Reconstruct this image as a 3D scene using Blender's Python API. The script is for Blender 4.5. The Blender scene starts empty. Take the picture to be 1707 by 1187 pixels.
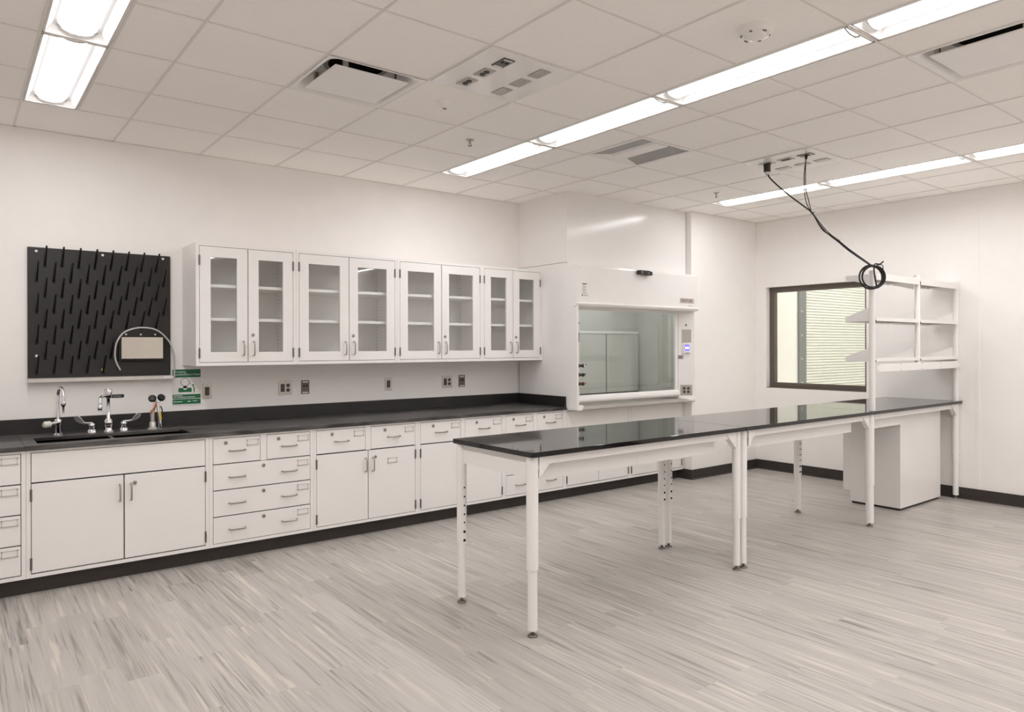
import bpy, bmesh, math, random
from mathutils import Matrix, Vector
random.seed(7)
S = bpy.context.scene
COL = S.collection

# ------------------------------------------------------------------ camera
cam_data = bpy.data.cameras.new('camera')
cam_data.sensor_fit = 'HORIZONTAL'
cam_data.sensor_width = 36.0
cam_data.lens = 36.0 * 1191.13 / 1707.0
cam_data.shift_x = (853.5 - 849.73) / 1707.0
cam_data.shift_y = (577.46 - 593.5) / 1707.0
cam_data.clip_start = 0.05
cam = bpy.data.objects.new('camera', cam_data)
COL.objects.link(cam)
YAW = 0.6616
cam.matrix_world = (Matrix.Translation((0, 0, 1.5274)) @ Matrix.Rotation(-YAW, 4, 'Z')
                    @ Matrix.Rotation(math.pi / 2, 4, 'X') @ Matrix.Rotation(-0.00236, 4, 'Z'))
S.camera = cam

# ------------------------------------------------------------------ world and exposure
world = bpy.data.worlds.new('world')
S.world = world
world.use_nodes = True
world.node_tree.nodes['Background'].inputs[0].default_value = (0.9, 0.95, 1.0, 1)
world.node_tree.nodes['Background'].inputs[1].default_value = 0.15
vs = S.view_settings
vs.view_transform = 'Standard'
vs.look = 'None'
vs.gamma = 1.0
vs.use_curve_mapping = False
vs.exposure = 0.73
S.cycles.diffuse_bounces = 12
S.cycles.max_bounces = 16
S.cycles.transparent_max_bounces = 16
LAMP = 17.0                       # radiance of the troffer lenses
LAMP_COLOUR = (1.0, 0.995, 1.0)
SIDE_ROOM_FILL = 3.9             # radiance of the fill panel added behind the window

# ------------------------------------------------------------------ materials
def mat(name, rgb, rough=0.5, metal=0.0, spec=0.5, var=0.03, scale=6.0, bump=0.0, coat=0.0):
    m = bpy.data.materials.new(name)
    m.use_nodes = True
    nt = m.node_tree
    b = nt.nodes['Principled BSDF']
    b.inputs['Roughness'].default_value = rough
    b.inputs['Metallic'].default_value = metal
    b.inputs['Specular IOR Level'].default_value = spec
    if coat:
        b.inputs['Coat Weight'].default_value = coat
        b.inputs['Coat Roughness'].default_value = 0.08
    tc = nt.nodes.new('ShaderNodeTexCoord')
    nz = nt.nodes.new('ShaderNodeTexNoise')
    nz.inputs['Scale'].default_value = scale
    nz.inputs['Detail'].default_value = 3.0
    nt.links.new(tc.outputs['Object'], nz.inputs['Vector'])
    rp = nt.nodes.new('ShaderNodeValToRGB')
    rp.color_ramp.elements[0].position = 0.3
    rp.color_ramp.elements[1].position = 0.7
    lo = [max(0, c * (1 - var)) for c in rgb]
    hi = [min(1, c * (1 + var)) for c in rgb]
    rp.color_ramp.elements[0].color = (*lo, 1)
    rp.color_ramp.elements[1].color = (*hi, 1)
    nt.links.new(nz.outputs['Fac'], rp.inputs['Fac'])
    nt.links.new(rp.outputs['Color'], b.inputs['Base Color'])
    if bump:
        n2 = nt.nodes.new('ShaderNodeTexNoise')
        n2.inputs['Scale'].default_value = 180.0
        nt.links.new(tc.outputs['Object'], n2.inputs['Vector'])
        bp = nt.nodes.new('ShaderNodeBump')
        bp.inputs['Strength'].default_value = bump
        bp.inputs['Distance'].default_value = 0.002
        nt.links.new(n2.outputs['Fac'], bp.inputs['Height'])
        nt.links.new(bp.outputs['Normal'], b.inputs['Normal'])
    return m

def emit_mat(name, rgb, strength):
    m = bpy.data.materials.new(name)
    m.use_nodes = True
    nt = m.node_tree
    nt.nodes.remove(nt.nodes['Principled BSDF'])
    e = nt.nodes.new('ShaderNodeEmission')
    e.inputs[0].default_value = (*rgb, 1)
    e.inputs[1].default_value = strength
    nt.links.new(e.outputs[0], nt.nodes['Material Output'].inputs['Surface'])
    return m

def glass_mat(name, tint, gloss=1.0, ior=1.5):
    m = bpy.data.materials.new(name)
    m.use_nodes = True
    nt = m.node_tree
    nt.nodes.remove(nt.nodes['Principled BSDF'])
    tr = nt.nodes.new('ShaderNodeBsdfTransparent')
    tr.inputs[0].default_value = (*tint, 1)
    gl = nt.nodes.new('ShaderNodeBsdfGlossy')
    gl.inputs['Roughness'].default_value = 0.01
    gl.inputs['Color'].default_value = (gloss, gloss, gloss, 1)
    lw = nt.nodes.new('ShaderNodeLayerWeight')
    lw.inputs['Blend'].default_value = 0.5
    f0 = ((ior - 1) / (ior + 1)) ** 2
    sch = math_node(nt, 'MULTIPLY_ADD', math_node(nt, 'POWER', lw.outputs['Facing'], 5.0), 1 - f0, f0)
    mx = nt.nodes.new('ShaderNodeMixShader')
    nt.links.new(sch, mx.inputs[0])
    nt.links.new(tr.outputs[0], mx.inputs[1])
    nt.links.new(gl.outputs[0], mx.inputs[2])
    nt.links.new(mx.outputs[0], nt.nodes['Material Output'].inputs['Surface'])
    return m

def math_node(nt, op, a, b=None, c=None):
    n = nt.nodes.new('ShaderNodeMath')
    n.operation = op
    for i, v in enumerate((a, b, c)):
        if v is None:
            continue
        if isinstance(v, (int, float)):
            n.inputs[i].default_value = v
        else:
            nt.links.new(v, n.inputs[i])
    return n.outputs[0]

def floor_mat():
    m = bpy.data.materials.new('streaked_vinyl')
    m.use_nodes = True
    nt = m.node_tree
    L = nt.links
    b = nt.nodes['Principled BSDF']
    tc = nt.nodes.new('ShaderNodeTexCoord')
    sp = nt.nodes.new('ShaderNodeSeparateXYZ')
    L.new(tc.outputs['Object'], sp.inputs[0])
    W, LEN = 0.152, 0.914
    xs = math_node(nt, 'DIVIDE', sp.outputs['X'], W)
    row = math_node(nt, 'FLOOR', xs)
    wn = nt.nodes.new('ShaderNodeTexWhiteNoise')
    wn.noise_dimensions = '1D'
    L.new(row, wn.inputs['W'])
    ys = math_node(nt, 'ADD', math_node(nt, 'DIVIDE', sp.outputs['Y'], LEN), wn.outputs['Value'])
    colm = math_node(nt, 'FLOOR', ys)
    cv = nt.nodes.new('ShaderNodeCombineXYZ')
    L.new(row, cv.inputs[0])
    L.new(colm, cv.inputs[1])
    wc = nt.nodes.new('ShaderNodeTexWhiteNoise')
    wc.noise_dimensions = '2D'
    L.new(cv.outputs[0], wc.inputs['Vector'])
    sc = nt.nodes.new('ShaderNodeSeparateColor')
    L.new(wc.outputs['Color'], sc.inputs[0])
    def streak(kx, ky, off, detail):
        v = nt.nodes.new('ShaderNodeCombineXYZ')
        L.new(math_node(nt, 'MULTIPLY', sp.outputs['X'], kx), v.inputs[0])
        L.new(math_node(nt, 'MULTIPLY', sp.outputs['Y'], ky), v.inputs[1])
        L.new(math_node(nt, 'MULTIPLY_ADD', off, 37.0, 3.0), v.inputs[2])
        n = nt.nodes.new('ShaderNodeTexNoise')
        n.inputs['Scale'].default_value = 1.0
        n.inputs['Detail'].default_value = detail
        n.inputs['Roughness'].default_value = 0.6
        L.new(v.outputs[0], n.inputs['Vector'])
        return n.outputs['Fac']
    s1 = streak(38.0, 1.3, sc.outputs[0], 3.0)
    s2 = streak(84.0, 1.7, sc.outputs[1], 2.5)
    s3 = streak(24.0, 1.2, sc.outputs[2], 2.0)
    base = nt.nodes.new('ShaderNodeValToRGB')
    cr = base.color_ramp
    cr.elements[0].position = 0.30
    cr.elements[0].color = (0.31, 0.287, 0.268, 1)
    cr.elements[1].position = 0.72
    cr.elements[1].color = (0.64, 0.59, 0.53, 1)
    e = cr.elements.new(0.43); e.color = (0.47, 0.44, 0.41, 1)
    e = cr.elements.new(0.58); e.color = (0.51, 0.475, 0.445, 1)
    L.new(s1, base.inputs['Fac'])
    dark = nt.nodes.new('ShaderNodeValToRGB')
    dark.color_ramp.elements[0].position = 0.30
    dark.color_ramp.elements[0].color = (0.42, 0.42, 0.44, 1)
    dark.color_ramp.elements[1].position = 0.46
    dark.color_ramp.elements[1].color = (1, 1, 1, 1)
    L.new(s2, dark.inputs['Fac'])
    mx = nt.nodes.new('ShaderNodeMix'); mx.data_type = 'RGBA'; mx.blend_type = 'MULTIPLY'
    dens = nt.nodes.new('ShaderNodeMapRange')
    dens.inputs[1].default_value = 0.25
    dens.inputs[2].default_value = 0.9
    dens.inputs[3].default_value = 0.12
    dens.inputs[4].default_value = 1.0
    L.new(sc.outputs[1], dens.inputs[0])
    L.new(dens.outputs[0], mx.inputs[0])
    L.new(base.outputs[0], mx.inputs[6]); L.new(dark.outputs[0], mx.inputs[7])
    cream = nt.nodes.new('ShaderNodeValToRGB')
    cream.color_ramp.elements[0].position = 0.62
    cream.color_ramp.elements[0].color = (0, 0, 0, 1)
    cream.color_ramp.elements[1].position = 0.70
    cream.color_ramp.elements[1].color = (0.75, 0.75, 0.75, 1)
    L.new(s3, cream.inputs['Fac'])
    m2 = nt.nodes.new('ShaderNodeMix'); m2.data_type = 'RGBA'
    L.new(cream.outputs[0], m2.inputs[0])
    L.new(mx.outputs[2], m2.inputs[6])
    m2.inputs[7].default_value = (0.67, 0.615, 0.545, 1)
    # per-plank tone
    tone = nt.nodes.new('ShaderNodeMapRange')
    tone.inputs[3].default_value = 0.90
    tone.inputs[4].default_value = 1.05
    L.new(wc.outputs['Value'], tone.inputs[0])
    m3 = nt.nodes.new('ShaderNodeMix'); m3.data_type = 'RGBA'; m3.blend_type = 'MULTIPLY'
    m3.inputs[0].default_value = 1.0
    L.new(m2.outputs[2], m3.inputs[6])
    L.new(tone.outputs[0], m3.inputs[7])
    L.new(m3.outputs[2], b.inputs['Base Color'])
    b.inputs['Roughness'].default_value = 0.34
    b.inputs['Specular IOR Level'].default_value = 0.45
    return m

def worktop_mat():
    m = mat('dusty_black_epoxy', (0.022, 0.020, 0.020), 0.3, spec=0.5)
    nt = m.node_tree
    b = nt.nodes['Principled BSDF']
    tc = nt.nodes.new('ShaderNodeTexCoord')
    mp = nt.nodes.new('ShaderNodeMapping')
    mp.inputs['Scale'].default_value = (1.6, 5.0, 5.0)
    nt.links.new(tc.outputs['Object'], mp.inputs[0])
    n = nt.nodes.new('ShaderNodeTexNoise')
    n.inputs['Scale'].default_value = 1.5
    n.inputs['Detail'].default_value = 8
    n.inputs['Distortion'].default_value = 0.8
    nt.links.new(mp.outputs[0], n.inputs['Vector'])
    r = nt.nodes.new('ShaderNodeValToRGB')
    r.color_ramp.elements[0].position = 0.42
    r.color_ramp.elements[0].color = (0.022, 0.020, 0.020, 1)
    r.color_ramp.elements[1].position = 0.72
    r.color_ramp.elements[1].color = (0.12, 0.112, 0.107, 1)
    nt.links.new(n.outputs['Fac'], r.inputs['Fac'])
    nt.links.new(r.outputs[0], b.inputs['Base Color'])
    mr = nt.nodes.new('ShaderNodeMapRange')
    mr.inputs[3].default_value = 0.24
    mr.inputs[4].default_value = 0.5
    nt.links.new(n.outputs['Fac'], mr.inputs[0])
    nt.links.new(mr.outputs[0], b.inputs['Roughness'])
    return m

M_wall = mat('wall_paint', (0.915, 0.89, 0.87), 0.65, spec=0.25, var=0.01, bump=0.05)
M_ceil = mat('ceiling_tile', (0.975, 0.948, 0.918), 0.9, spec=0.1, var=0.015, scale=30, bump=0.12)
M_tbar = mat('ceiling_grid_paint', (0.77, 0.74, 0.71), 0.5, var=0.01)
M_floor = floor_mat()
M_cab = mat('cabinet_enamel', (0.86, 0.84, 0.825), 0.32, var=0.008)
M_gap_shade = mat('gap_shade', (0.045, 0.04, 0.037), 0.8)  # near-black: shade painted into the gaps round doors and drawers
M_white = mat('white_metal', (0.87, 0.855, 0.84), 0.35, var=0.008)
M_gloss = mat('glossy_white_panel', (0.86, 0.84, 0.825), 0.16, var=0.008)
M_base = mat('rubber_base', (0.046, 0.037, 0.034), 0.55, spec=0.35, var=0.06)
M_epoxy = mat('polished_black_epoxy', (0.010, 0.0085, 0.0085), 0.045, spec=0.42, var=0.1)
M_work = worktop_mat()
M_splash = mat('black_epoxy_splash', (0.017, 0.015, 0.0145), 0.4, var=0.1)
M_sink = mat('black_sink', (0.012, 0.011, 0.011), 0.35)
M_black = mat('black_board', (0.014, 0.0115, 0.011), 0.42, var=0.05)
M_peg = mat('black_peg', (0.008, 0.008, 0.008), 0.3)
M_plastic = mat('black_plastic', (0.012, 0.012, 0.012), 0.4)
M_cable = mat('black_cable', (0.018, 0.016, 0.015), 0.45)
M_nickel = mat('brushed_nickel', (0.42, 0.39, 0.36), 0.32, 1.0)
M_hinge = mat('dark_hinge', (0.20, 0.18, 0.165), 0.4, 0.8)
M_chrome = mat('chrome', (0.80, 0.80, 0.82), 0.06, 1.0, var=0.01)
M_satin = mat('satin_chrome', (0.78, 0.77, 0.77), 0.38, 0.85, var=0.01)
M_steel = mat('stainless_steel', (0.60, 0.56, 0.50), 0.22, 1.0, var=0.03)
M_plate = mat('steel_plate', (0.50, 0.47, 0.43), 0.38, 0.9, var=0.02)
M_plate_dark = mat('bronze_plate', (0.14, 0.125, 0.11), 0.4, 0.5)
M_recept = mat('grey_receptacle', (0.075, 0.068, 0.064), 0.5)
M_paper = mat('white_card', (0.84, 0.82, 0.80), 0.6)
M_alu = mat('aluminium_trim', (0.62, 0.60, 0.57), 0.35, 0.7, var=0.02)
M_green = mat('safety_green', (0.0, 0.145, 0.05), 0.4, var=0.02)
M_ink = mat('dark_ink', (0.03, 0.035, 0.03), 0.5)
M_grey_ink = mat('grey_ink', (0.34, 0.33, 0.32), 0.5)
M_maroon = mat('maroon_ink', (0.115, 0.022, 0.036), 0.5)
M_badge = mat('badge_grey', (0.56, 0.50, 0.49), 0.4)
M_red = mat('red_plastic', (0.55, 0.03, 0.03), 0.35)
M_orange = mat('orange_tag', (0.48, 0.11, 0.03), 0.5)
M_yellow = mat('yellow_tag', (0.65, 0.50, 0.08), 0.5)
M_pale = mat('pale_knob', (0.74, 0.72, 0.66), 0.4)
M_tube = mat('clear_tube', (0.55, 0.54, 0.55), 0.2, var=0.02)
M_bronze = mat('bronze_frame', (0.125, 0.103, 0.088), 0.4, 0.2)
M_liner = mat('hood_liner', (0.62, 0.62, 0.59), 0.4)
M_sill = mat('airfoil_steel', (0.44, 0.41, 0.375), 0.42, 0.4)
M_guide = mat('grey_guide', (0.20, 0.21, 0.21), 0.5, 0.2)
M_shutter = mat('cream_shutter', (0.82, 0.82, 0.77), 0.45, var=0.01)
M_dark = mat('duct_black', (0.006, 0.005, 0.005), 0.7)
M_duct = mat('duct_grey', (0.30, 0.28, 0.265), 0.5, 0.3)
M_grille = mat('grille_grey', (0.36, 0.345, 0.335), 0.5)
M_foot = mat('zinc_glide', (0.20, 0.185, 0.17), 0.4, 0.8)
M_cabglass = glass_mat('cabinet_glass', (0.985, 0.995, 0.99))
M_sash = glass_mat('sash_glass', (0.93, 0.95, 0.935))
M_winglass = glass_mat('window_glass', (0.95, 0.965, 0.955))
M_lens = emit_mat('lit_lens', LAMP_COLOUR, LAMP)
M_screen = emit_mat('lit_blue_screen', (0.16, 0.13, 0.75), 1.3)
M_digits = emit_mat('lit_digits', (0.75, 0.78, 1.0), 2.2)
M_lens_side = emit_mat('lens_side_glow', LAMP_COLOUR, 0.85)
M_hoodfill = emit_mat('hood_fill_glow', LAMP_COLOUR, 5.0)  # glow of the light added inside the hood
M_sidefill = emit_mat('side_fill_glow', (1.0, 0.995, 0.96), SIDE_ROOM_FILL)
M_plaque = mat('plaque_white', (0.88, 0.855, 0.84), 0.4, var=0.01)

# ------------------------------------------------------------------ mesh builder
def world_loc(o):
    v = Vector((0, 0, 0))
    while o is not None:
        v += o.location
        o = o.parent
    return v

def sharpen(bm):
    for e in bm.edges:
        if len(e.link_faces) == 2 and e.calc_face_angle(0) > 0.75:
            e.smooth = False

class MB:
    def __init__(self, M=None):
        self.bm = bmesh.new()
        self.M = M
    def v(self, p):
        p = Vector(p)
        return self.bm.verts.new(self.M @ p if self.M else p)
    def face(self, vs, mi=0, smooth=False):
        try:
            f = self.bm.faces.new(vs)
        except ValueError:
            return
        f.material_index = mi
        f.smooth = smooth
    def box(self, x0, x1, y0, y1, z0, z1, mi=0):
        p = [self.v((x, y, z)) for z in (z0, z1) for y in (y0, y1) for x in (x0, x1)]
        for idx in ((0, 2, 3, 1), (4, 5, 7, 6), (0, 1, 5, 4), (2, 6, 7, 3), (0, 4, 6, 2), (1, 3, 7, 5)):
            self.face([p[i] for i in idx], mi)
        return self
    def quad(self, pts, mi=0):
        self.face([self.v(p) for p in pts], mi)
        return self
    def rings(self, rings, cap0=True, cap1=True, mi=0, smooth=True, closed=False):
        R = [[self.v(p) for p in r] for r in rings]
        n = len(R[0])
        pairs = list(zip(R, R[1:]))
        if closed:
            pairs.append((R[-1], R[0]))
        for a, b in pairs:
            for i in range(n):
                j = (i + 1) % n
                self.face([a[i], a[j], b[j], b[i]], mi, smooth)
        if cap0 and not closed:
            self.face(list(reversed(R[0])), mi)
        if cap1 and not closed:
            self.face(R[-1], mi)
        return self
    def lathe(self, prof, c, axis=(0, 0, 1), seg=20, mi=0, cap=True):
        ax = Vector(axis).normalized()
        u = ax.orthogonal().normalized()
        w = ax.cross(u)
        c = Vector(c)
        rr = []
        for r, h in prof:
            rr.append([c + ax * h + (u * math.cos(t) + w * math.sin(t)) * max(r, 1e-5)
                       for t in [2 * math.pi * k / seg for k in range(seg)]])
        return self.rings(rr, cap, cap, mi)
    def cyl(self, p0, p1, r0, r1=None, seg=16, mi=0):
        d = Vector(p1) - Vector(p0)
        return self.lathe([(r0, 0), (r0 if r1 is None else r1, d.length)], p0, d, seg, mi)
    def tube(self, pts, r, seg=8, sub=1, mi=0, closed=False):
        P = [Vector(p) for p in pts]
        if sub > 1:
            Q = []
            n = len(P)
            rng = range(n) if closed else range(n - 1)
            for i in rng:
                if closed:
                    a, b, c, d = P[i - 1], P[i], P[(i + 1) % n], P[(i + 2) % n]
                else:
                    a, b, c, d = P[max(i - 1, 0)], P[i], P[i + 1], P[min(i + 2, n - 1)]
                for k in range(sub):
                    t = k / sub
                    Q.append(0.5 * ((2 * b) + (c - a) * t + (2 * a - 5 * b + 4 * c - d) * t * t + (3 * b - a - 3 * c + d) * t ** 3))
            if not closed:
                Q.append(P[-1])
            P = Q
        n = len(P)
        rr = []
        up = None
        for i in range(n):
            if closed:
                t = (P[(i + 1) % n] - P[i - 1]).normalized()
            else:
                t = (P[min(i + 1, n - 1)] - P[max(i - 1, 0)]).normalized()
            if up is None:
                up = t.orthogonal().normalized()
            up = (up - t * up.dot(t))
            up = up.normalized() if up.length > 1e-6 else t.orthogonal().normalized()
            w = t.cross(up)
            ri = r[min(i, len(r) - 1)] if isinstance(r, (list, tuple)) else r
            rr.append([P[i] + (up * math.cos(a) + w * math.sin(a)) * ri for a in [2 * math.pi * k / seg for k in range(seg)]])
        return self.rings(rr, mi=mi, closed=closed)
    def prism(self, poly, axis, a0, a1, mi=0, smooth=False):
        """poly: 2-D points in the two other axes (x,y)->z, (x,z)->y, (y,z)->x"""
        def P(p, a):
            return {'x': (a, p[0], p[1]), 'y': (p[0], a, p[1]), 'z': (p[0], p[1], a)}[axis]
        A = [self.v(P(p, a0)) for p in poly]
        B = [self.v(P(p, a1)) for p in poly]
        n = len(poly)
        for i in range(n):
            j = (i + 1) % n
            self.face([A[i], A[j], B[j], B[i]], mi, smooth)
        self.face(list(reversed(A)), mi)
        self.face(B, mi)
        return self
    def build(self, name, mats, parent=None, bevel=0.0):
        bmesh.ops.recalc_face_normals(self.bm, faces=self.bm.faces)
        sharpen(self.bm)
        if parent is not None:
            off = world_loc(parent)
            for v in self.bm.verts:
                v.co -= off
        me = bpy.data.meshes.new(name)
        self.bm.to_mesh(me)
        self.bm.free()
        for m in (mats if isinstance(mats, (list, tuple)) else [mats]):
            me.materials.append(m)
        o = bpy.data.objects.new(name, me)
        COL.objects.link(o)
        o.parent = parent
        if bevel:
            b = o.modifiers.new('bevel', 'BEVEL')
            b.width = bevel
            b.segments = 2
            b.limit_method = 'ANGLE'
            b.angle_limit = math.radians(50)
        return o

def tag(o, label, cat, group=None):
    o['label'] = label
    o['category'] = cat
    if group:
        o['group'] = group
    return o

def thing(name, label, cat, loc, group=None):
    o = bpy.data.objects.new(name, None)
    o.empty_display_size = 0.1
    COL.objects.link(o)
    o.location = loc
    return tag(o, label, cat, group)

def struct(name, mb, m, parent=None, bevel=0.0):
    o = mb.build(name, m, parent, bevel)
    if parent is None:
        o['kind'] = 'structure'
    return o

CACHE = {}
def inst(name, key, make, m, parent, loc, bevel=0.0):
    """a part whose mesh is shared by its look-alikes; make() draws it round its own origin"""
    if key not in CACHE:
        mb = make()
        bmesh.ops.recalc_face_normals(mb.bm, faces=mb.bm.faces)
        sharpen(mb.bm)
        me = bpy.data.meshes.new(name)
        mb.bm.to_mesh(me)
        mb.bm.free()
        for q in (m if isinstance(m, (list, tuple)) else [m]):
            me.materials.append(q)
        CACHE[key] = me
    o = bpy.data.objects.new(name, CACHE[key])
    COL.objects.link(o)
    o.parent = parent
    o.location = Vector(loc) - world_loc(parent)
    return o

def frame_M(o, x, y):
    """local x right, y up, z out of the surface"""
    x = Vector(x).normalized(); y = Vector(y).normalized(); z = x.cross(y)
    M = Matrix.Identity(4)
    for i, c in enumerate((x, y, z)):
        for k in range(3):
            M[k][i] = c[k]
    return Matrix.Translation(o) @ M

def text_mesh(name, body, M, size, m, parent, align='LEFT', depth=0.0006, squeeze=1.0):
    cu = bpy.data.curves.new(name, 'FONT')
    cu.body = body
    cu.size = size
    cu.align_x = align
    cu.extrude = depth
    tmp = bpy.data.objects.new('tmp', cu)
    COL.objects.link(tmp)
    dg = bpy.context.evaluated_depsgraph_get()
    me = bpy.data.meshes.new_from_object(tmp.evaluated_get(dg))
    bpy.data.objects.remove(tmp)
    off = Matrix.Translation(-world_loc(parent)) if parent else Matrix.Identity(4)
    me.transform(off @ M @ Matrix.Diagonal((squeeze, 1, 1, 1)))
    me.materials.clear()
    me.materials.append(m)
    o = bpy.data.objects.new(name, me)
    COL.objects.link(o)
    o.parent = parent
    return o

def rrect(cx, cy, hx, hy, r, n=6):
    pts = []
    for (sx, sy, a0) in ((1, 1, 0), (-1, 1, 90), (-1, -1, 180), (1, -1, 270)):
        for k in range(n + 1):
            a = math.radians(a0 + 90 * k / n)
            pts.append((cx + sx * (hx - r) + r * math.cos(a), cy + sy * (hy - r) + r * math.sin(a)))
    return pts

# ------------------------------------------------------------------ dimensions of the place
H = 3.065                       # ceiling
YW = 6.021                      # back wall
XR = 7.94                       # right wall
YC = 5.165                      # front of the wall by the fume hood
XC = 6.652
GX, GY, G = 0.334, 5.972, 0.6096
gx = lambda i: GX + G * i
gy = lambda j: GY - G * j
XL, YF = -2.4, -2.6             # unseen left and front walls
YB = 5.279                      # base cabinet faces
CT = 0.924                      # worktop height

# ------------------------------------------------------------------ room shell
struct('floor', MB().box(XL, XR + 0.2, YF, YW, -0.1, 0), M_floor)
struct('wall_back', MB().box(XL - 0.15, XC, YW, YW + 0.15, 0, H + 0.3), M_wall)
struct('wall_left', MB().box(XL - 0.15, XL, YF, YW, 0, H + 0.3), M_wall)
struct('wall_front', MB().box(XL - 0.15, XR + 0.15, YF - 0.15, YF, 0, H + 0.3), M_wall)
struct('wall_alcove', MB().box(XC, XR, YC, YW + 0.15, 0, H + 0.3), M_wall)
WY0, WY1, WZ0, WZ1 = 3.80, 5.03, 1.012, 2.248
w = MB()
w.box(XR, XR + 0.15, YF - 0.15, WY0, 0, H + 0.3)
w.box(XR, XR + 0.15, WY1, YW + 0.15, 0, H + 0.3)
w.box(XR, XR + 0.15, WY0, WY1, 0, WZ0)
w.box(XR, XR + 0.15, WY0, WY1, WZ1, H + 0.3)
struct('wall_right', w, M_wall)
struct('baseboard_back', MB().box(XL, 6.64, 5.343, 5.36, 0, 0.106), M_base)
b = MB()
b.box(XC - 0.012, XR - 0.012, YC - 0.012, YC, 0, 0.112)
b.box(XC - 0.012, XC, YC, 5.343, 0, 0.112)
b.prism([(YC - 0.012, 0), (YC - 0.026, 0), (YC - 0.012, 0.012)], 'x', XC - 0.012, XR - 0.012)
struct('baseboard_alcove', b, M_base)
b = MB().box(XR - 0.012, XR, YF, YC, 0, 0.112)
b.prism([(XR - 0.012, 0), (XR - 0.026, 0), (XR - 0.012, 0.012)], 'y', YF, YC)
struct('baseboard_right', b, M_base)
struct('trim_1', MB().box(XR - 0.004, XR, 2.70, 2.73, 0.112, H), M_wall)

# ceiling of 2 ft tiles with the openings left out
FW = 0.3048
fix_cells = []
for i, j0 in ((0, 1), (5, 1), (10, 2)):
    for j in range(j0, 13, 2):
        fix_cells.append((gx(i), gy(j + 2), gy(j), i, j))
open_cells = [(2, 3), (6, 7), (6, 3)]
xsb = sorted({XL, XR} | {gx(i) for i in range(-4, 13)} | {gx(i) + FW for i in (0, 5, 10)})
xsb = [x for x in xsb if XL <= x <= XR]
ysb = [YF] + [gy(j) for j in range(14, 0, -1)] + [YW]
def is_open(x, y):
    for (x0, y0, y1, i, j) in fix_cells:
        if x0 < x < x0 + FW and y0 < y < y1:
            return True
    for (i, j) in open_cells:
        if gx(i) < x < gx(i + 1) and gy(j + 1) < y < gy(j):
            return True
    return False
c = MB()
for a0, a1 in zip(xsb, xsb[1:]):
    for b0, b1 in zip(ysb, ysb[1:]):
        if not is_open((a0 + a1) / 2, (b0 + b1) / 2):
            c.quad([(a0, b0, H), (a0, b1, H), (a1, b1, H), (a1, b0, H)])
bmesh.ops.remove_doubles(c.bm, verts=c.bm.verts, dist=1e-5)
struct('ceiling', c, M_ceil)
struct('ceiling_deck', MB().box(XL - 0.15, XR + 0.15, YF - 0.15, YW + 0.15, H + 0.3, H + 0.4), M_ceil)
t = MB()
hw, tz = 0.0065, 0.004
for i in range(-4, 13):
    if XL < gx(i) < XR - 0.02:
        t.box(gx(i) - hw, gx(i) + hw, YF, YW, H - tz, H - 0.0002)
for (x0, y0, y1, i, j) in fix_cells:
    t.box(x0 + FW - hw, x0 + FW + hw, y0, y1, H - tz, H - 0.0002)
for j in range(1, 14):
    x = XL
    for i in (0, 5, 10):
        par = 1 if i != 10 else 0
        inside = any(fc[3] == i and fc[1] + 0.05 < gy(j) < fc[2] - 0.05 for fc in fix_cells)
        if inside:
            t.box(x, gx(i), gy(j) - hw * 0.8, gy(j) + hw * 0.8, H - tz + 0.0005, H - 0.0002)
            x = gx(i) + FW
    t.box(x, XR, gy(j) - hw * 0.8, gy(j) + hw * 0.8, H - tz + 0.0005, H - 0.0002)
struct('trim_2', t, M_tbar)
t = MB()
t.box(XL, 4.80, YW - 0.015, YW, H - 0.004, H)
t.box(XC, XR, YC - 0.015, YC, H - 0.004, H)
t.box(XR - 0.015, XR, YF, YC, H - 0.004, H)
struct('trim_3', t, M_tbar)

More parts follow.
